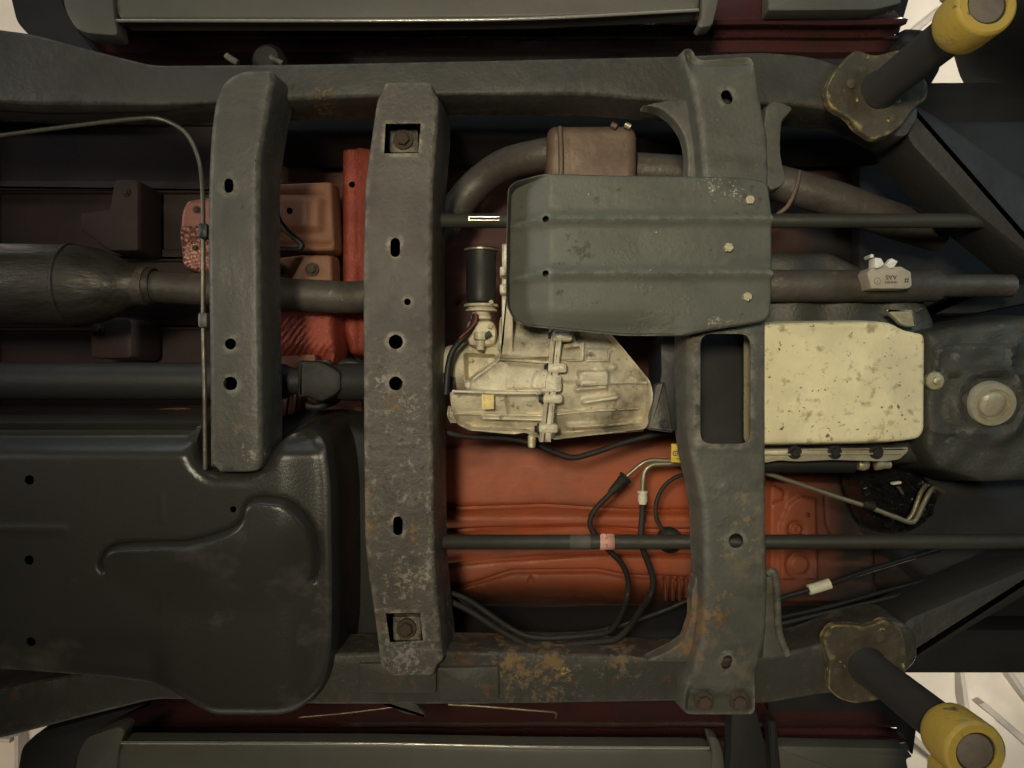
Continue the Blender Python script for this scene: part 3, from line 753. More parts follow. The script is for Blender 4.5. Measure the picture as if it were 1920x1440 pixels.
# ---- exhaust system
muf = lathe('muffler', (*W(-360, 530, 1.33), 1.33), (1, 0.01, 0), [(0.05, -0.01), (0.066, 0.0), (0.070, 0.012), (0.070, 0.46), (0.069, 0.48), (0.064, 0.505), (0.054, 0.53), (0.042, 0.552), (0.034, 0.57), (0.031, 0.60)], 'muffler', T,
    'dull steel muffler at the far left', n=40)
lathe('muffler_seam', (*W(-360, 530, 1.33), 1.33), (1, 0.01, 0), [(0.0702, 0.455), (0.072, 0.457), (0.072, 0.461), (0.0702, 0.463)], 'muffler', muf, n=40)
pipe = tube('exhaust_pipe', [(190, 534, 1.33), (330, 540, 1.33), (450, 548, 1.325), (600, 555, 1.32), (680, 556, 1.315), (760, 530, 1.33), (830, 430, 1.36), (880, 360, 1.37), (940, 312, 1.35), (1010, 292, 1.32), (1060, 286, 1.31)], 30, 'exhaust', T,
    'brown grey exhaust pipe running behind the crossmembers', n=20)
lathe('pipe_collar', (*W(268, 537, 1.33), 1.33), (1, 0.02, 0), [(0.030, -0.012), (0.034, -0.01), (0.034, 0.01), (0.030, 0.012)], 'exhaust', pipe)
cat = stamp('catalytic_converter', [(1026, 246), (1034, 233), (1184, 232), (1196, 248), (1196, 352), (1024, 352)], 1.268, 'exhaust_brown', T,
    'brown catalytic converter box above the skid plate', H=0.12, draft=0.004, r=0.016, rnd=0.014, sp=0.006, hf=lambda U, V: 0.003 * vn(U, V, 40) + 0.001 * vn(U, V, 12))
tube('weld_band', [(1050, 238, 1.264), (1052, 290, 1.262), (1052, 345, 1.262)], 5, 'exhaust_brown', cat, n=8)
for u in (1146, 1172): tube('bead', [(u, 233, 1.262), (u + 10, 238, 1.262)], 6, 'zinc' if u > 1160 else 'exhaust_brown', cat, n=8, smooth=0)
fpipe = tube('front_exhaust_pipe', [(1190, 320, 1.34), (1350, 330, 1.34), (1440, 340, 1.34), (1560, 372, 1.335), (1650, 405, 1.34), (1760, 440, 1.36)], [33] , 'exhaust', T,
    'grey front exhaust pipe slanting down beside the front crossmember', n=20)
tube('pipe_clamp', [(1500, 322, 1.300), (1494, 350, 1.290), (1478, 385, 1.292), (1458, 402, 1.30)], 4, 'exhaust_brown', fpipe, n=8)
# muffler hanger hardware above the pipes
hg = block('exhaust_hanger', [(150, 400), (205, 392), (214, 336), (258, 336), (258, 470), (205, 470), (150, 430)], 1.50, 1.60, 'bedmetal', T, 'brown exhaust hanger bracket above the muffler', rnd=0.006, bev=0.004)
bolt(236, 360, 1.498, 6, 'rust_bolt', hg)
hg2 = block('exhaust_hanger', rect(170, 596, 246, 672), 1.48, 1.60, 'bedmetal', T, 'brown hanger bracket below the exhaust pipe', rnd=0.012, bev=0.004)
bolt(184, 616, 1.478, 8, 'rust_bolt', hg2)

# ---- rear driveshaft
sh = lathe('driveshaft', (*W(-420, 715, 1.24), 1.24), (1, 0, 0), [(0.030, 0.0), (0.0305, 0.01), (0.0305, 0.80), (0.028, 0.82), (0.020, 0.835), (0.020, 0.87), (0.024, 0.875), (0.024, 0.90), (0.018, 0.905)], 'shaft', T,
    'black rear driveshaft with universal joint', n=28)
block('joint_yoke', [(556, 676), (600, 676), (628, 690), (640, 700), (640, 730), (628, 742), (600, 756), (576, 744), (556, 748)], 1.20, 1.28, 'shaft', sh, rnd=0.008, bev=0.008)
lathe('joint_cross', (*W(608, 676, 1.235), 1.235), (0, 1, 0), [(0.012, 0.0), (0.014, 0.004), (0.014, 0.062), (0.012, 0.066)], 'exhaust', sh, n=14)
lathe('output_yoke', (*W(622, 716, 1.235), 1.235), (1, 0, 0), [(0.010, 0), (0.026, 0.004), (0.030, 0.02), (0.030, 0.06), (0.036, 0.07), (0.036, 0.09), (0.022, 0.10), (0.022, 0.20)], 'shaft', sh, n=24)
# tan sheet edge above the tank
tube('floor_flange', [(-40, 778, 1.30), (100, 776, 1.30), (180, 780, 1.30), (250, 777, 1.30), (335, 770, 1.305), (380, 776, 1.31)], 6, 'floor_tan', T, 'tan sheet metal lip between tank and driveshaft', n=8)

# ---- brackets and shields between the two rear crossmembers
br = stamp('shield_bracket', [(498, 345), (622, 340), (628, 470), (498, 472)], 1.37, 'floor_tan', T, 'tan pressed bracket between the two rear crossmembers', H=0.04, draft=0.004, r=0.006, sp=0.006,
     holes=[circ(546, 398, 6, 12)],
     hf=lambda U, V: plat(U, V, 516, 372, 604, 432, 6, 0.010) + ln(U, V, [(500, 362), (604, 362)], 3, -0.006) + ln(U, V, [(578, 375), (578, 425)], 3, 0.003) - ln(U, V, [(500, 456), (622, 456)], 3, 0.005))
br2 = stamp('shield_bracket', [(494, 486), (560, 478), (622, 478), (624, 534), (590, 545), (494, 545)], 1.36, 'floor_tan', T, 'tan bracket with two studs above the exhaust pipe', H=0.04, draft=0.004, r=0.006, sp=0.006,
     hf=lambda U, V: ln(U, V, [(565, 486), (546, 520), (536, 545)], 8, -0.008))
for u in (520, 585): bolt(u, 505, 1.358, 9, 'rust_bolt', br2)
hs = stamp('heat_shield', [(340, 395), (352, 375), (400, 368), (430, 372), (430, 520), (372, 512), (342, 500), (336, 440)], 1.345, 'heatshield', T, 'pinkish embossed foil heat shield beside the rear crossmember', H=0.05, draft=0.004, r=0.006, sp=0.0035,
     hf=lambda U, V: 0.0022 * np.maximum(0, np.sin((U + V) * 0.62)) * np.where(V > 425, 1, 0) + 0.0022 * np.maximum(0, np.sin((U - V * 1.0) * 0.62)) * np.where((V > 425) & (V < 460), 1, 0))
bolt(366, 465, 1.344, 4, 'rust_bolt', hs)
bolt(369, 393, 1.344, 5, 'rust_bolt', hs)
rs = stamp('insulation_pad', [(498, 582), (626, 582), (630, 655), (620, 690), (560, 700), (498, 700)], 1.36, 'redshield', T, 'red quilted insulation pad below the exhaust pipe', H=0.05, draft=0.01, r=0.015, sp=0.003,
     hf=lambda U, V: 0.0012 * np.sin((U + V * 0.8) * 0.5 + 2 * vn(U, V, 20)) * (0.6 + vn(U, V, 30, 2)) + 0.002 * vn(U, V, 22, 8) - 0.02 * sst((V - 640) / 50))
tk = block('tunnel_brace', [(514, 668), (590, 664), (596, 690), (514, 694)], 1.33, 1.37, 'floor_tan', T, 'tan brace under the red insulation pad', rnd=0.004)
lower = block('tunnel_panel', [(498, 744), (680, 744), (680, 812), (498, 812)], 1.40, 1.44, 'floor_tan', T, 'orange brown panel strip above the tank', rnd=0.004)
for u in (536, 552, 590): tube('pressed_rib', [(u + 4, 740, 1.392), (u, 770, 1.390), (u - 8, 806, 1.392)], 4, 'floor_tan', lower, n=8)
tube('hose', [(508, 340, 1.30), (516, 395, 1.30), (535, 430, 1.30), (560, 452, 1.30), (566, 462, 1.30), (552, 468, 1.30), (500, 465, 1.30)], 5.5, 'black', T, 'thin black hose bent in front of the tan bracket')
tube('hose', [(700, 690, 1.28), (650, 680, 1.28), (630, 700, 1.28), (640, 740, 1.28), (600, 762, 1.28), (575, 760, 1.28)], 8, 'black', T, 'black vent hose around the universal joint')

# ---- brake line along the rear crossmember
bl = tube('brake_line', [(-60, 262, 1.19), (60, 246, 1.19), (170, 232, 1.19), (250, 223, 1.19), (300, 223, 1.185), (345, 246, 1.17), (370, 290, 1.15), (379, 345, 1.13), (381, 450, 1.12), (381, 600, 1.12), (384, 740, 1.12), (385, 880, 1.12)], 4.2, 'line_dark', T, 'steel brake line following the rear crossmember')
for v in (432, 600): block('clip', rect(370, v - 14, 388, v + 14), 1.108, 1.125, 'black' if v < 500 else 'exhaust', bl)

# ---- transfer case
def tc_rear(U, V):
    c = (V - 722) / 104.0
    h = -0.046 * c * c
    # stepped upper block
    h += polyp(U, V, [(936, 560), (1040, 560), (1040, 672), (936, 672)], 2.5, 0.024)
    h += polyp(U, V, [(937, 676), (1040, 684), (1030, 733), (880, 733), (886, 712)], 4, 0.008)
    h += polyp(U, V, [(950, 684), (1040, 690), (1030, 730), (950, 730)], 4, 0.006)
    h += ln(U, V, [(938, 671), (1034, 679)], 3.5, 0.0180)
    h += ln(U, V, [(845, 733), (940, 737), (1012, 737)], 3.5, 0.0210)
    h += ln(U, V, [(905, 783), (1020, 786)], 3.5, 0.0150)
    h += ln(U, V, [(850, 776), (1020, 779)], 2.0, 0.0060)
    h += ln(U, V, [(862, 796), (885, 806), (1000, 812)], 3.5, 0.0180)
    h += ln(U, V, [(949, 740), (955, 775)], 2.5, -0.0075)
    h += ln(U, V, [(886, 712), (937, 673)], 3, 0.0150)
    h += polyp(U, V, [(850, 640), (930, 645), (930, 676), (884, 712), (850, 715)], 6, -0.030)
    h += dome(U, V, 1022, 720, 26, 0.010, 5)
    h += 0.0008 * vn(U, V, 14, 1)
    return h
tcase = stamp('transfer_case', [(938, 592), (1038, 600), (1034, 680), (1024, 760), (1020, 826), (985, 812), (962, 815), (880, 808), (858, 798), (846, 770), (842, 735), (870, 733), (868, 660), (934, 664)], 1.165, 'alu', T,
     'cast aluminium transfer case with ribbed split housing', H=0.12, draft=0.004, r=0.006, rnd=0.004, sp=0.0020, step=0.003, hf=tc_rear, thick=0.003)
def tc_front(U, V):
    h = -0.048 * ((V - 715) / 105.0) ** 2 - 0.022 * sst((U - 1120) / 110)
    h += polyp(U, V, [(1046, 610), (1160, 615), (1222, 716), (1046, 716)], 4, 0.004)
    h += polyp(U, V, [(1046, 640), (1095, 640), (1095, 676), (1060, 676), (1046, 676)], 3, 0.010)
    h += ln(U, V, [(1062, 655), (1085, 652)], 2.0, -0.0120)
    h += plat(U, V, 1100, 654, 1142, 677, 4, 0.009)
    h += plat(U, V, 1084, 697, 1140, 722, 4, 0.012)
    h += ln(U, V, [(1082, 730), (1135, 726)], 4, 0.0090)
    h += ln(U, V, [(1096, 754), (1158, 745)], 4.5, 0.0135)
    h += ln(U, V, [(1044, 776), (1120, 769), (1196, 766)], 1.8, 0.0075)
    h += ln(U, V, [(1140, 718), (1222, 718)], 2.0, 0.0060)
    h += ln(U, V, [(1070, 803), (1135, 800), (1210, 795)], 6, 0.0120)
    h += ln(U, V, [(1160, 740), (1154, 785)], 2, -0.0060)
    h += ln(U, V, [(1042, 820), (1120, 813), (1210, 807)], 3, 0.0150)
    h += plat(U, V, 1046, 618, 1082, 640, 3, 0.010)
    h += dome(U, V, 1152, 688, 5, 0.004, 3)
    h += 0.0008 * vn(U, V, 14, 1)
    return h
stamp('front_housing', [(1044, 600), (1130, 610), (1150, 628), (1221, 714), (1226, 736), (1224, 780), (1213, 805), (1120, 816), (1036, 826)], 1.165, 'alu', tcase, None, H=0.12, draft=0.004, r=0.006, rnd=0.005, sp=0.0020, step=0.003, hf=tc_front)
# split flange: two lips with a dark joint between them
def strip(a, b, w0, w1): return [(a[0] + w0, a[1]), (a[0] + w1, a[1]), (b[0] + w1, b[1]), (b[0] + w0, b[1])]
block('split_flange', strip((1041, 624), (1018, 829), -6, 1.5), 1.146, 1.21, 'alu', tcase, bev=0.0015, rnd=0.001)
block('split_flange', strip((1047, 624), (1024, 829), -2.5, 9), 1.1455, 1.21, 'alu', tcase, bev=0.0015, rnd=0.001)
fb = [(1038, 629, 1088, 21), (1030, 690, 1078, 19), (1012, 719, 1068, 34), (1020, 748, 1070, 18), (1012, 804, 1062, 18)]
for u, v, ue, hh in fb:
    block('bolt_boss', rect(u - 2, v - hh / 2, ue - 14, v + hh / 2), 1.143, 1.20, 'alu', tcase, rnd=0.006, bev=0.005)
for u, v, *_ in [fb[0], fb[1], fb[3], fb[4]]:
    bolt(u - 3, v, 1.155, 7, 'black', tcase, washer=True, axis=(-1, 0, 0.0))
block('boss_arm', [(1008, 700), (1030, 700), (1030, 738), (1000, 738), (1000, 720)], 1.148, 1.20, 'alu', tcase, rnd=0.004)
lathe('drain_stub', (*W(997, 815, 1.17), 1.17), (0, 1, 0), [(0.004, 0), (0.006, 0.002), (0.006, 0.018), (0.004, 0.02)], 'zinc', tcase, n=12)
block('side_cover', [(941, 456), (962, 456), (962, 660), (936, 668), (941, 636)], 1.155, 1.26, 'alu', tcase, rnd=0.003)
for v in (508, 541): block('cover_lug', rect(937, v - 9, 950, v + 9), 1.13, 1.16, 'alu', tcase)
def rib(pts, fn, r=2.2):
    q = resample(np.array(pts, float), 8, False)
    zz_ = 1.165 - fn(q[:, 0], q[:, 1])
    tube('rib', [(a[0], a[1], z_ + 0.0006) for a, z_ in zip(q, zz_)], r, 'alu', tcase, smooth=0, n=8)
rib([(940, 673), (1030, 680)], tc_rear, 2.6); rib([(848, 733.5), (940, 737), (1008, 737)], tc_rear, 2.6); rib([(905, 784), (1016, 787)], tc_rear, 2.4); rib([(866, 798), (886, 805), (985, 809)], tc_rear, 2.4)
rib([(888, 711), (936, 674)], tc_rear, 2.0); rib([(855, 776), (1016, 779)], tc_rear, 1.4)
rib([(1044, 777), (1120, 770), (1196, 766)], tc_front, 1.4); rib([(1142, 718), (1216, 718)], tc_front, 1.4); rib([(1044, 820), (1120, 813), (1206, 806)], tc_front, 2.4)
rib([(1098, 754), (1157, 745)], tc_front, 3.0); rib([(1088, 700), (1136, 700)], tc_front, 2.4); rib([(1064, 676), (1092, 675), (1094, 642)], tc_front, 2.0); rib([(1100, 676), (1140, 676), (1142, 657)], tc_front, 1.8)
block('casting_pad', [(1096, 696), (1138, 696), (1140, 722), (1088, 724)], 1.1495, 1.17, 'alu', tcase, rnd=0.004, bev=0.003)
# tail housing and output behind
lathe('output_housing', (*W(840, 690, 1.25), 1.25), (1, 0, 0), [(0.022, -0.02), (0.036, 0.0), (0.040, 0.02), (0.046, 0.06), (0.060, 0.10)], 'alu', tcase, n=30)
for k in range(4): tube('fin', [(842 + k * 4, 762, 1.20), (840 + k * 4, 778, 1.19), (846 + k * 4, 792, 1.20)], 1.8, 'alu', tcase, n=6)
# sticker
st = block('sticker', [(903, 738), (926, 738), (926, 767), (904, 768)], 1.1505, 1.1515, 'paper_y', tcase, 'small pale yellow paper sticker', rnd=0.0, bev=0.0002)
for (u, v, s, t) in ((908, 748, 7, 'I-I'), (916, 747, 8, ':.'), (909, 760, 6, '----'), (920, 748, 6, '_L')):
    text('print', t, u, v, 1.1502, s, math.pi / 2, 'ink_soft' if s < 8 else 'ink', tcase)
# mount bracket to the crossmember
mb = block('mount_bracket', [(1238, 630), (1302, 626), (1300, 660), (1290, 690), (1288, 790), (1262, 812), (1238, 800), (1232, 740), (1240, 700)], 1.19, 1.30, 'black', T, 'black rubber transmission mount behind the front crossmember', rnd=0.006)
block('mount_foot', [(1230, 722), (1246, 715), (1262, 812), (1216, 806)], 1.165, 1.20, 'alu_dark', mb, rnd=0.003)
bolt(1246, 795, 1.163, 7, 'black', mb)

# ---- shift motor on the transfer case
mo = lathe('shift_motor', (*W(902, 470, 1.215), 1.215), (0, 1, 0), [(0.010, -0.004), (0.0265, -0.003), (0.0265, 0.0), (0.0235, 0.001), (0.0235, 0.076), (0.022, 0.082)], 'black', T, 'black cylindrical shift motor left of the skid plate', n=30)
lathe('end_cap', (*W(902, 468, 1.215), 1.215), (0, 1, 0), [(0.026, 0.0), (0.0275, 0.0005), (0.0275, 0.003), (0.026, 0.0035)], 'line', mo, n=30)
lathe('motor_flange', (*W(902, 570, 1.215), 1.215), (0, 1, 0), [(0.016, 0.0), (0.027, 0.001), (0.027, 0.005), (0.022, 0.006), (0.022, 0.008), (0.025, 0.009), (0.025, 0.012), (0.014, 0.013), (0.014, 0.018), (0.016, 0.019), (0.016, 0.024), (0.01, 0.026)], 'alu', mo, n=30)
block('gear_housing', [(878, 600), (924, 600), (932, 620), (928, 648), (880, 650), (872, 625)], 1.195, 1.26, 'alu', mo, rnd=0.008, bev=0.008)
lathe('nozzle', (*W(900, 622, 1.19), 1.19), (0, 1, 0), [(0.009, 0), (0.010, 0.002), (0.010, 0.012), (0.0065, 0.014), (0.0065, 0.028), (0.004, 0.029)], 'alu', mo, n=16)
for u, v in ((921, 567), (919, 612)): bolt(u, v, 1.19, 5, 'zinc', mo, washer=False)
hb = tube('hose', [(920, 625, 1.19), (906, 632, 1.188), (890, 628, 1.19)], 6, 'alu_dark', mo, n=10)
tube('wire_loom', [(892, 590, 1.195), (885, 612, 1.19), (866, 636, 1.185), (848, 660, 1.18), (840, 690, 1.18), (836, 740, 1.18)], 6, 'black', T, 'black wiring loom left of the shift motor')
tube('red_wire', [(892, 586, 1.185), (893, 600, 1.18), (882, 616, 1.178), (862, 634, 1.176)], 1.6, 'wire', T, 'thin reddish wire under the shift motor', n=8)

# ---- torsion bars
def bar(v, z, u0, u1, lab):
    x0, y0 = W(u0, v, z); x1, _ = W(u1, v, z)
    L = x1 - x0; r = 13.6 * z / F
    return lathe('torsion_bar', (x0, y0, z), (1, 0, 0), [(r * 0.8, 0), (r, 0.003), (r, L)], 'bar', T, lab, n=24)
tb1 = bar(1016, 1.205, 800, 2300, 'lower torsion bar crossing the orange floor with a pink label')
tb2 = bar(414, 1.205, 800, 2300, 'upper torsion bar passing behind the skid plate')
zz = 1.205
lathe('worn_band', (*W(1068, 1016, zz), zz), (1, 0, 0), [(0.01145, 0), (0.01155, 0.001), (0.01155, 0.031), (0.01145, 0.032)], 'bar_worn', tb1, n=24)
# pink label wrapped around the bar, with a free flag standing up
def wrap(u0, u1, v, z, r, a0, a1, flag, mname, name, parent, lab):
    x0, y = W(u0, v, z); x1, _ = W(u1, v, z)
    V = []; Fc = []; n = 12
    prof = [(y - r * math.sin(a0 + (a1 - a0) * k / n) * -1, z - r * math.cos(a0 + (a1 - a0) * k / n)) for k in range(n + 1)]
    prof = [(prof[0][0] - flag, prof[0][1] - 0.001), (prof[0][0] - flag * 0.4, prof[0][1] - 0.002)] + prof
    for k, (yy, zq) in enumerate(prof):
        ins = 0.002 if k == 0 else 0
        V += [(x0 + ins, yy, zq), (x1 - ins, yy, zq)]
    for k in range(len(prof) - 1): Fc.append((2 * k, 2 * k + 1, 2 * k + 3, 2 * k + 2))
    o = mk(name, V, Fc, mname, parent, lab)
    md = o.modifiers.new('thickness', 'SOLIDIFY'); md.thickness = 0.0004
    return o
pl = wrap(1124, 1151, 1016, zz, 0.0121, -1.0, 1.3, 0.004, 'pink', 'label', tb1, 'small pink paper label wrapped round the bar')
text('print', '1', 1137, 1001, zz - 0.0136, 11, 0, 'ink', tb1)
text('print', '=', 1137, 1009, zz - 0.0128, 13, 0, 'ink_soft', tb1)
text('print', 'L', 1137, 1023, zz - 0.0128, 10, math.pi, 'ink', tb1)
# bright clip on the upper bar
block('clip', rect(878, 405, 936, 407.5), 1.190, 1.196, 'chrome', tb2, rnd=0, bev=0.0004)
block('clip', rect(878, 411.5, 936, 413.5), 1.190, 1.194, 'chrome', tb2, rnd=0, bev=0.0004)
block('clip', rect(878, 405, 881, 413.5), 1.1895, 1.193, 'chrome', tb2, rnd=0, bev=0.0004)

# ---- hoses and lines over the orange floor
h1 = tube('brake_hose', [(1167, 902, 1.285), (1142, 928, 1.285), (1116, 955, 1.285), (1106, 980, 1.28), (1116, 1004, 1.27), (1140, 1030, 1.265), (1165, 1056, 1.27), (1177, 1085, 1.28), (1176, 1120, 1.285), (1164, 1155, 1.25), (1142, 1184, 1.22), (1100, 1192, 1.21), (1010, 1196, 1.21), (960, 1180, 1.22), (880, 1126, 1.24), (840, 1110, 1.25)], 5.2, 'rubber', T, 'rubber brake hose with ribbed boot curling behind the torsion bar')
tube('steel_end', [(1290, 866, 1.285), (1240, 863, 1.285), (1212, 865, 1.285), (1190, 880, 1.285), (1170, 898, 1.285)], 4.2, 'line', h1)
lathe('boot', (*W(1175, 893, 1.285), 1.285), (-0.70, 0.72, 0), [(0.006, 0), (0.0115, 0.001), (0.0125, 0.004), (0.0095, 0.006), (0.009, 0.008), (0.010, 0.010), (0.0085, 0.013), (0.0075, 0.030), (0.0055, 0.04)], 'rubber', h1, n=16)
h2 = tube('brake_hose', [(1205, 938, 1.285), (1204, 970, 1.283), (1202, 1003, 1.275), (1206, 1030, 1.27), (1217, 1060, 1.275), (1225, 1090, 1.28), (1218, 1118, 1.285), (1200, 1146, 1.25), (1180, 1176, 1.22), (1156, 1198, 1.205), (1120, 1204, 1.20), (1010, 1213, 1.20), (975, 1203, 1.205), (930, 1178, 1.22), (880, 1145, 1.24), (840, 1126, 1.25)], [6] , 'rubber', T, 'rubber hose with white connector right of the pink label')
tube('steel_end', [(1292, 869, 1.283), (1240, 870, 1.283), (1222, 872, 1.283), (1210, 882, 1.283), (1206, 900, 1.283), (1205, 925, 1.283)], 5, 'line', h2)
lathe('connector', (*W(1205, 920, 1.283), 1.283), (0, 1, 0), [(0.0075, 0), (0.0088, 0.0005), (0.0088, 0.004), (0.0065, 0.0045), (0.0065, 0.007), (0.0080, 0.0075), (0.0080, 0.018), (0.0065, 0.0185), (0.0065, 0.0225)], 'white', h2, n=16)
h3 = tube('vent_hose', [(1296, 884, 1.29), (1265, 896, 1.29), (1242, 916, 1.29), (1230, 945, 1.29), (1231, 972, 1.285), (1244, 996, 1.275), (1258, 1012, 1.27)], 4, 'rubber', T, 'thin brown vent hose curving beside the white connector')
lathe('grommet', (*W(1257, 1014, 1.27), 1.27), (0, 0, -1), [(0.020, -0.02), (0.021, 0), (0.019, 0.006), (0.014, 0.010), (0.006, 0.011)], 'rubber', h3, n=20)
tube('wiring_harness', [(820, 806, 1.25), (870, 818, 1.25), (950, 822, 1.25), (1000, 832, 1.25), (1045, 850, 1.25), (1075, 858, 1.25), (1110, 850, 1.25), (1170, 830, 1.25), (1240, 812, 1.25), (1290, 806, 1.25)], 5.5, 'rubber', T, 'dark wiring harness sagging below the transfer case')
ws = block('warning_sticker', [(1259, 832), (1272, 832), (1300, 864), (1300, 868), (1258, 867)], 1.24, 1.2415, 'paper_w', T, 'yellow warning sticker peeking out beside the front crossmember', rnd=0, bev=0.0003)
lathe('printed_ring', (*W(1266, 850, 1.2393), 1.2393), (0, 0, -1), [(0.0042, -0.0002), (0.0042, 0.0001)], 'ink', ws, n=18)
lathe('printed_ring', (*W(1266, 850, 1.2391), 1.2391), (0, 0, -1), [(0.0030, -0.0002), (0.0030, 0.0002)], 'paper_w', ws, n=18)
lathe('printed_ring', (*W(1266, 850, 1.2389), 1.2389), (0, 0, -1), [(0.0012, -0.0002), (0.0012, 0.0002)], 'ink', ws, n=12)
text('print', '~A', 1275, 860, 1.2393, 12, 0, 'ink', ws)
# lower dark lines in the channel
tube('fuel_line', [(860, 1120, 1.33), (930, 1170, 1.33), (1000, 1186, 1.33), (1120, 1182, 1.33), (1230, 1150, 1.33), (1300, 1120, 1.33)], 4, 'black', T, 'black fuel line deep beside the lower rail')

# ---- transmission and its oil pan
trans = stamp('transmission', [(1420, 470), (1560, 470), (1740, 560), (1760, 600), (1760, 870), (1420, 880)], 1.235, 'alu_dark', T, 'dark transmission body above the cream oil pan', H=0.14, draft=0.02, r=0.02, sp=0.02,
     hf=lambda U, V: 0.006 * np.sin(U * 0.06) + ln(U, V, [(1420, 575), (1740, 580)], 5, 0.008))
pan = stamp('oil_pan', [(1424, 607), (1500, 604), (1640, 602), (1672, 604), (1695, 618), (1734, 626), (1737, 640), (1736, 806), (1727, 822), (1690, 828), (1600, 831), (1424, 834)], 1.145, 'pan', T, 'cream coloured transmission oil pan with rusty specks', H=0.055, draft=0.006, r=0.008, rnd=0.010, sp=0.005,
     hf=lambda U, V: ln(U, V, [(1424, 612), (1680, 610), (1734, 634)], 5, 0.0015) + 0.0006 * np.sin(U * 0.05) * np.sin(V * 0.06) - 0.003 * sst((U - 1650) / 90))
block('pan_flange', [(1424, 842), (1690, 840), (1704, 838), (1704, 846), (1688, 862), (1660, 866), (1560, 863), (1500, 866), (1460, 864), (1440, 868), (1424, 868)], 1.178, 1.186, 'pan_flange', pan, rnd=0.004)
tube('gasket_bead', [(1424, 853, 1.176), (1560, 851, 1.176), (1690, 850, 1.176)], 2, 'pan_flange', pan, n=8)
for u in (1490, 1565, 1643): bolt(u, 848, 1.177, 9, 'black', pan)
block('pan_corner', [(1662, 581), (1712, 580), (1719, 612), (1704, 613), (1690, 608)], 1.19, 1.20, 'pan_flange', pan, rnd=0.002)
# cooler pipe under the flange
cp = tube('cooler_hose', [(1400, 872, 1.22), (1480, 870, 1.22), (1600, 871, 1.22)], 16, 'black', T, 'thick black cooler hose beneath the oil pan', n=14)
lathe('fitting', (*W(1608, 871, 1.22), 1.22), (1, 0, 0), [(0.008, 0), (0.009, 0.002), (0.010, 0.008), (0.0085, 0.015), (0.006, 0.017)], 'zinc', cp, n=14)
lathe('fitting', (*W(1640, 871, 1.22), 1.22), (1, 0, 0), [(0.0075, 0), (0.0092, 0.001), (0.0085, 0.010), (0.0070, 0.012), (0.0065, 0.024), (0.004, 0.026)], 'zinc', cp, n=14)

# ---- front driveshaft
fs = lathe('front_driveshaft', (*W(1400, 536, 1.22), 1.22), (1, 0.0, 0), [(0.024, 0), (0.0255, 0.004), (0.0255, 0.30), (0.018, 0.31), (0.018, 0.42)], 'exhaust', T, 'grey front driveshaft above the oil pan', n=28)
tg = block('tag_block', [(1626, 512), (1636, 500), (1690, 500), (1708, 510), (1710, 536), (1702, 541), (1634, 541)], 1.165, 1.215, 'tagbox', T, 'beige tag block with upside down letters', rnd=0.002, bev=0.001)
lathe('printed_ring', (*W(1645, 527, 1.1648), 1.1648), (0, 0, -1), [(0.0052, -0.0002), (0.0052, 0.0002)], 'ink_soft', tg, n=20)
lathe('printed_ring', (*W(1645, 527, 1.1645), 1.1645), (0, 0, -1), [(0.0042, -0.0002), (0.0042, 0.0002)], 'tagbox', tg, n=20)
text('print', '-', 1645, 527, 1.1642, 14, 0, 'ink_soft', tg)
text('print', 'AAS', 1671, 519.5, 1.1646, 12, math.pi, 'ink', tg)
text('print', 'HHHIIH', 1671, 529, 1.1646, 7, math.pi, 'ink', tg)
text('print', '#', 1700, 526, 1.1646, 16, math.pi, 'ink', tg)
sc = block('white_piece', [(1641, 483), (1652, 484), (1658, 494), (1654, 499), (1645, 503), (1640, 500)], 1.155, 1.175, 'bright', T, 'small bright white pieces beside the beige tag', rnd=0.001, bev=0.001)  # small bright white pieces next to the tag
block('tab', [(1661, 497), (1672, 484), (1684, 490), (1676, 502), (1668, 503)], 1.16, 1.172, 'bright', sc, rnd=0.001, bev=0.001)
lathe('pin', (*W(1635, 480, 1.16), 1.16), (0, 0, -1), [(0.003, -0.02), (0.003, 0.0), (0.0015, 0.001)], 'bright', sc, n=10)

# ---- bell housing and engine
bell = stamp('bell_housing', [(1738, 622), (1800, 612), (1960, 590), (1990, 900), (1850, 905), (1770, 880), (1736, 840)], 1.185, 'alu_dark', T, 'dark oily bell housing right of the oil pan', H=0.12, draft=0.012, r=0.014, sp=0.007,
     hf=lambda U, V: plat(U, V, 1748, 650, 1895, 696, 4, 0.010) + plat(U, V, 1756, 656, 1886, 690, 5, -0.005) + ln(U, V, [(1738, 702), (1930, 700)], 3, 0.006) + ln(U, V, [(1900, 640), (1902, 720)], 4, 0.006) + dome(U, V, 1852, 760, 74, 0.010, 10) - dome(U, V, 1852, 760, 58, 0.004, 5)
        + ln(U, V, [(1740, 806), (1800, 816), (1880, 808)], 3, 0.006) + 0.002 * np.sin(U * 0.09) * np.sin(V * 0.08))
lathe('washer', (*W(1753, 714, 1.178), 1.178), (0, 0, -1), [(0.014, -0.006), (0.014, 0.001), (0.012, 0.003), (0.006, 0.0035), (0.0055, 0.007), (0.003, 0.008)], 'zinc', bell, n=20)
dp = lathe('inspection_plug', (*W(1860, 758, 1.168), 1.168), (-0.08, 0.25, -0.96), [(0.034, -0.012), (0.034, 0.002), (0.032, 0.006), (0.025, 0.006), (0.0235, 0.001), (0.020, 0.001), (0.017, 0.004), (0.010, 0.0055)], 'pan_flange', bell, n=36)
block('plug_boss', [(1800, 745), (1830, 722), (1890, 724), (1918, 760), (1900, 796), (1830, 795)], 1.176, 1.20, 'alu_dark', bell, rnd=0.01)
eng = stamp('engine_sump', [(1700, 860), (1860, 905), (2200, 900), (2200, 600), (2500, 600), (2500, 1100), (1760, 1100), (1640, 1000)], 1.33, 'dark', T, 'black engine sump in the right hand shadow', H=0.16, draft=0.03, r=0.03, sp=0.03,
     hf=lambda U, V: 0.01 * np.sin(U * 0.03) * np.sin(V * 0.04))
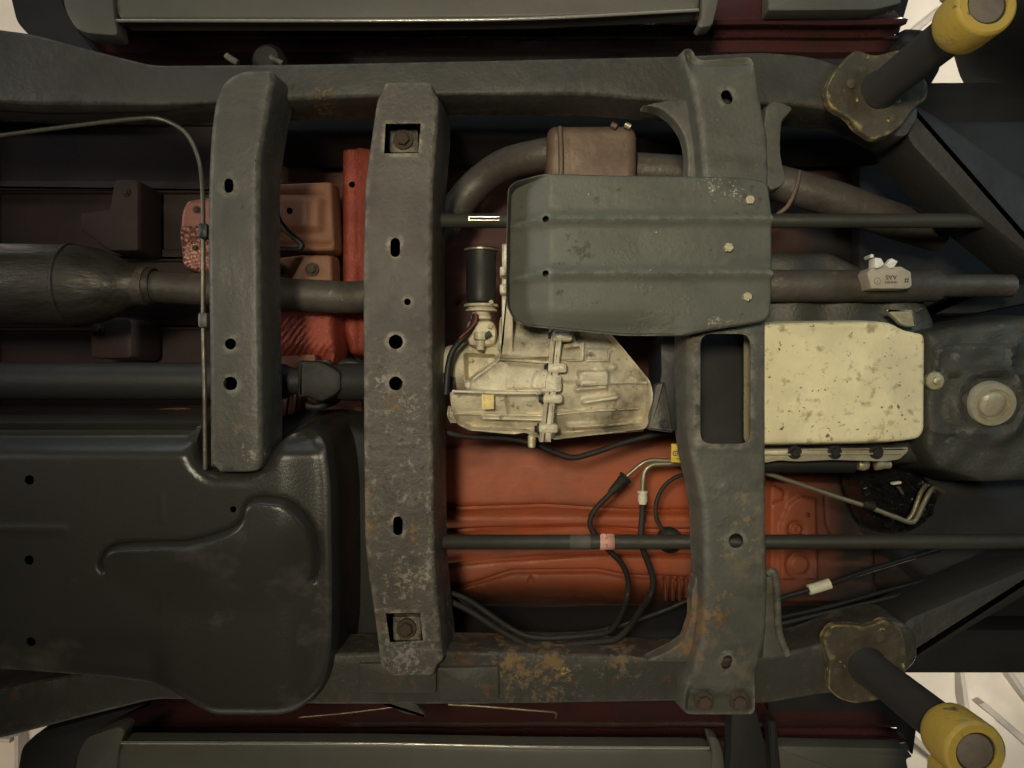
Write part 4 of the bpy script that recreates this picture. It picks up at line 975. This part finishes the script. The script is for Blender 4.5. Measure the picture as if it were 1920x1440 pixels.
fuel = tube('fuel_pipe', [(1430, 885, 1.24), (1500, 908, 1.24), (1570, 932, 1.24), (1630, 951, 1.235), (1680, 970, 1.23), (1706, 979, 1.23), (1718, 973, 1.23), (1730, 948, 1.235), (1745, 920, 1.24), (1754, 915, 1.25), (1768, 922, 1.27)], 4.6, 'line', T, 'bent steel fuel pipe right of the front crossmember')
tube('second_pipe', [(1700, 977, 1.245), (1712, 962, 1.245), (1726, 925, 1.25), (1736, 910, 1.26)], 4.4, 'line', fuel)
lathe('sleeve', (*W(1618, 944, 1.235), 1.235), (0.93, 0.33, 0), [(0.005, 0), (0.0065, 0.002), (0.0065, 0.018), (0.005, 0.02)], 'rubber', fuel, n=12)
wp = stamp('plastic_wrap', spline([(1615, 900), (1660, 880), (1720, 890), (1760, 920), (1750, 970), (1700, 1000), (1650, 985), (1630, 950)], 3, True), 1.28, 'gloss_black', T, 'glossy crumpled black plastic around the bent pipe', H=0.05, draft=0.01, r=0.012, sp=0.004, rnd=0,
     hf=lambda U, V: 0.008 * np.sin(U * 0.19 + V * 0.11) * np.sin(V * 0.23 - U * 0.07) + 0.006 * np.sin(U * 0.37 + 2 * np.sin(V * 0.1)))
for u, v, a in ((1682, 906, 0.2), (1690, 920, 1.4)): block('wrap_tag', slot(u, v, 5, 18, a + 1.2), 1.255, 1.262, 'white' if a < 1 else 'exhaust', wp, rnd=0, bev=0.001)

# ---- front suspension and hoses at the right
tube('cooler_line', [(1462, 1158, 1.24), (1560, 1136, 1.25), (1660, 1108, 1.27), (1790, 1072, 1.30), (1960, 1020, 1.33)], 4, 'black', T, 'upper of two thin black lines above the lower lift pad')
tube('cooler_line', [(1462, 1170, 1.24), (1570, 1144, 1.25), (1670, 1120, 1.27), (1800, 1085, 1.30), (1960, 1040, 1.33)], 4, 'shaft', T, 'lower of two thin black lines above the lower lift pad')
tube('sleeve_hose', [(1462, 1122, 1.28), (1516, 1106, 1.28), (1556, 1094, 1.28), (1640, 1066, 1.29), (1760, 1030, 1.31)], 5, 'black', T, 'black hose carrying the short white sleeve')
tube('foam_sleeve', [(1516, 1106, 1.28), (1537, 1100, 1.28), (1556, 1094, 1.28)], 10, 'white', T, 'short white sleeve above the lower lift pad', smooth=0)
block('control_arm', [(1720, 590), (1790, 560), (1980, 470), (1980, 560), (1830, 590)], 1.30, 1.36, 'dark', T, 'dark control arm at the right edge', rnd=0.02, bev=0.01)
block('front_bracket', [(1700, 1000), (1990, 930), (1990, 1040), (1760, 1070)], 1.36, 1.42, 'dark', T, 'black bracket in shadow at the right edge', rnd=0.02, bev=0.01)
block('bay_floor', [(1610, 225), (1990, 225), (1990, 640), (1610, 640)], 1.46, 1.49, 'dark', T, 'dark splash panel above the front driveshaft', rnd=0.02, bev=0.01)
lathe('steering_boot', (*W(1702, 118, 1.42), 1.42), (0.1, -0.6, -0.5), [(0.02, -0.06), (0.05, -0.05), (0.055, 0), (0.05, 0.03), (0.03, 0.05), (0.01, 0.055)], 'shaft', T, 'round dark boot behind the upper lift post', n=24)

# ---- body sills and running boards
def sill_prof(s, v_edges, name_lab, z0):
    pass
for s in (-1, 1):
    side = 'upper' if s < 0 else 'lower'
    # sill: extruded profile along X, y measured outwards
    if s < 0: prof = [(185, 1.50), (120, 1.44), (96, 1.40), (74, 1.385), (70, 1.370), (66, 1.385), (50, 1.37), (44, 1.345), (38, 1.34), (33, 1.37), (0, 1.42), (-120, 1.50)]
    else:     prof = [(1260, 1.50), (1322, 1.44), (1348, 1.40), (1358, 1.385), (1362, 1.370), (1366, 1.385), (1378, 1.37), (1384, 1.345), (1390, 1.34), (1395, 1.37), (1420, 1.42), (1540, 1.50)]
    x0 = W(150, 0, 1.36)[0]; x1 = W(1690, 0, 1.36)[0]
    n = 40; V = []; Fc = []
    for k in range(n + 1):
        x = x0 + (x1 - x0) * k / n
        for (v, z) in prof: V.append((x, W(0, v, z)[1], z + 0.0015 * math.sin(k * 0.9)))
    m_ = len(prof)
    for k in range(n):
        for j in range(m_ - 1):
            a = k * m_ + j; Fc.append((a, a + 1, a + m_ + 1, a + m_))
    sill = mk('body_sill', V, Fc, 'body_red', T, 'dark red body sill along the ' + side + ' edge', angle=25)
    md = sill.modifiers.new('thickness', 'SOLIDIFY'); md.thickness = 0.002
    # running board
    if s < 0: o = [(212, -60), (216, 20), (224, 37), (700, 37), (1000, 33), (1300, 20), (1312, 16), (1316, -60)]; lip = [(216, 39, 1.19), (700, 39, 1.19), (1000, 35, 1.19), (1310, 19, 1.19)]
    else: o = [(216, 1500), (220, 1412), (228, 1394), (700, 1396), (1000, 1402), (1326, 1404), (1338, 1412), (1350, 1500)]; lip = [(226, 1392, 1.19), (700, 1394, 1.19), (1000, 1400, 1.19), (1330, 1402, 1.19)]
    rb = stamp('running_board', o, 1.19, 'board', T, 'grey running board along the ' + side + ' edge of the picture', H=0.03, draft=0.002, r=0.006, sp=0.02, rnd=0.01,
               hf=lambda U, V: 0.001 * np.sin(V * 0.25))
    tube('board_lip', lip, 3, 'lip', rb, n=10)
    # rear hanger bracket and front hanger bracket of the board
    if s < 0:
        b1 = [(106, -60), (122, 20), (140, 52), (160, 62), (222, 67), (214, 30), (208, -60)]
        b2 = [(1318, -60), (1316, 30), (1308, 46), (1314, 52), (1336, 48), (1350, -10), (1354, -60)]
        b3 = [(6, -60), (30, 40), (70, 84), (200, 112), (150, 64), (118, 10), (100, -60)]
    else:
        b1 = [(128, 1500), (146, 1410), (160, 1384), (222, 1362), (234, 1370), (222, 1400), (214, 1500)]
        b2 = [(1328, 1380), (1346, 1384), (1356, 1410), (1366, 1500), (1332, 1500), (1336, 1410)]
        b3 = [(24, 1500), (40, 1402), (70, 1374), (200, 1338), (290, 1316), (200, 1360), (150, 1400), (120, 1500)]
    block('board_end', b1, 1.185, 1.22, 'board', rb, None, rnd=0.01)
    block('board_end', b2, 1.182, 1.21, 'board', rb, None, rnd=0.006)
    block('board_bracket', b3, 1.24, 1.28, 'dark', rb, None, rnd=0.01)
block('board_bracket', [(1372, 1330), (1418, 1330), (1436, 1400), (1446, 1500), (1362, 1500), (1370, 1420)], 1.155, 1.19, 'dark', rb, None, rnd=0.006)
block('board_bracket', [(1440, 1352), (1456, 1352), (1470, 1500), (1450, 1500)], 1.19, 1.21, 'dark', rb, None, rnd=0.003)
# rear continuation of the boards (mud flap boards in the right hand corners)
block('sill_trim', [(1450, 1398), (1700, 1404), (1712, 1420), (1700, 1424), (1716, 1500), (1460, 1500)], 1.26, 1.29, 'board', T, 'grey sill trim at the lower right', rnd=0.004)
block('sill_trim', [(1440, -80), (1700, -80), (1690, 6), (1640, 18), (1440, 20)], 1.30, 1.33, 'board', T, 'grey sill trim at the upper right', rnd=0.004)
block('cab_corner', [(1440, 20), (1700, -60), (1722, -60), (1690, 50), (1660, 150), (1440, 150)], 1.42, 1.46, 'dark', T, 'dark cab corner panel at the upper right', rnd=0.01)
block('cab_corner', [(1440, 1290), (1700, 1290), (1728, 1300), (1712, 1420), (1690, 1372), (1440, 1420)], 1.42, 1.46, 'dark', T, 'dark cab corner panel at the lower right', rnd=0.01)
tube('sill_cable', [(560, 1345, 1.20), (640, 1338, 1.20), (720, 1328, 1.20), (790, 1318, 1.20)], 1.6, 'line', T, 'thin bright cable under the lower rail', n=8)
tube('sill_cable', [(840, 1321, 1.20), (900, 1324, 1.20), (1000, 1332, 1.20), (1040, 1336, 1.205), (1042, 1346, 1.21)], 2.0, 'line', T, 'thin bright cable drooping below the rusty rail', n=8)
block('jack_tab', [(716, 1318), (780, 1318), (800, 1345), (760, 1340)], 1.165, 1.19, 'rail_plain', bot_rail, None, rnd=0.003)
for u, v in ((432, 110), (516, 112)): tube('body_mount_ear', [(u - 8, v - 6, 1.20), (u, v, 1.20), (u + 14, v + 8, 1.20)], 6, 'rail', top_rail, n=8)
lathe('body_mount', (*W(500, 108, 1.22), 1.22), (0, 0, -1), [(0.02, -0.06), (0.026, -0.05), (0.026, -0.01), (0.018, 0.0)], 'rubber', T, 'round rubber body mount beside the upper rail', n=20)

# ---- front tyre at the upper right
tc_ = (*W(2180, 45, 1.55), 1.55)
ty = lathe('tyre', tc_, (-0.35, 1, 0), [(0.20, -0.11), (0.30, -0.12), (0.345, -0.10), (0.362, -0.07), (0.365, 0), (0.362, 0.07), (0.345, 0.10), (0.30, 0.12), (0.20, 0.11)], 'tyre', T, 'dark front tyre at the upper right corner', n=64)

# ================================================================== LIFT
def lift(px, py, zpad, zsl, s, side):
    x, y = W(px, py, zpad)
    p = empty('lift_adapter', (x, y, zpad), 'dark vertical lift post with worn octagonal pad under the ' + side + ' frame rail', 'lift adapter', 'lift posts')
    if s > 0: po = [(1543, 1196), (1560, 1173), (1590, 1172), (1628, 1176), (1662, 1161), (1690, 1180), (1700, 1216), (1698, 1262), (1690, 1290), (1655, 1312), (1605, 1320), (1575, 1312), (1553, 1292), (1556, 1244)]
    else: po = [(1548, 168), (1566, 132), (1604, 92), (1640, 104), (1690, 92), (1716, 116), (1742, 160), (1738, 186), (1716, 200), (1690, 236), (1668, 252), (1638, 262), (1606, 240), (1590, 218), (1556, 200)]
    pad = stamp('pad_plate', po, zpad - 0.012, 'pad', p, None, H=0.012, draft=0.001, r=0.003, rnd=0.008, sp=0.005, thick=0.001,
                hf=lambda U, V: 0.003 * vn(U, V, 26, 4) + 0.0015 * vn(U, V, 9, 6) - 0.004 * sst((60 - np.hypot(U - px, V - py)) / 30))
    for k in range(3):
        a = 0.9 * s + k * 2.1
        lathe('pad_bolt', (x + 0.046 * math.cos(a), y + 0.046 * math.sin(a), zpad - 0.012), (0, 0, -1), [(0.007, -0.006), (0.007, 0.001), (0.005, 0.002)], 'rust_bolt', pad, n=14)
    post = lathe('post', (x, y, zpad - 0.008), (0, 0, -1), [(0.029, 0), (0.028, 0.006), (0.0255, 0.010), (0.0255, zpad - zsl - 0.012)], 'post', p, None, n=32)
    lathe('post_end', (x, y, zsl + 0.004), (0, 0, -1), [(0.0205, -0.01), (0.0205, 0.001), (0.019, 0.002)], 'postend', p, None, n=28)
    a = empty('vehicle_hoist', (x, y, zsl), 'yellow painted hoist sleeve holding the ' + side + ' dark post', 'hoist', 'hoist arm ends')
    # ring sleeve (open in the middle)
    n = 36; V = []; Fc = []
    ring = [(0.026, 0.062), (0.031, 0.062), (0.0345, 0.056), (0.0355, 0.048), (0.0355, 0.006), (0.0345, 0.002), (0.032, 0.0), (0.0235, 0.0), (0.023, 0.002)]
    for r, h in ring:
        for k in range(n):
            b = 2 * math.pi * k / n; V.append((x + r * math.cos(b), y + r * math.sin(b), zsl + h))
    m_ = len(ring)
    for i in range(m_):
        for k in range(n):
            q = (i + 1) % m_
            Fc.append((i * n + k, i * n + (k + 1) % n, q * n + (k + 1) % n, q * n + k))
    mk('sleeve', V, Fc, 'yellow', a, None)
    # box section arm leading out of the picture
    w = 0.026
    dx = 0.10 * s if s > 0 else 0.0
    arm = [(x - w, y + s * 0.028), (x + w, y + s * 0.028), (x + w + 0.05 - dx, y + s * 1.1), (x - w + 0.05 - dx, y + s * 1.1)]
    loft('arm_tube', arm, [(0, zsl + 0.055), (0, zsl + 0.010), (0.003, zsl + 0.007)], 'yellow', a, None, rnd=0.006, world_pts=True)
lift(1646, 172, 1.150, 0.884, -1, 'upper')
lift(1622, 1246, 1.150, 0.874, 1, 'lower')
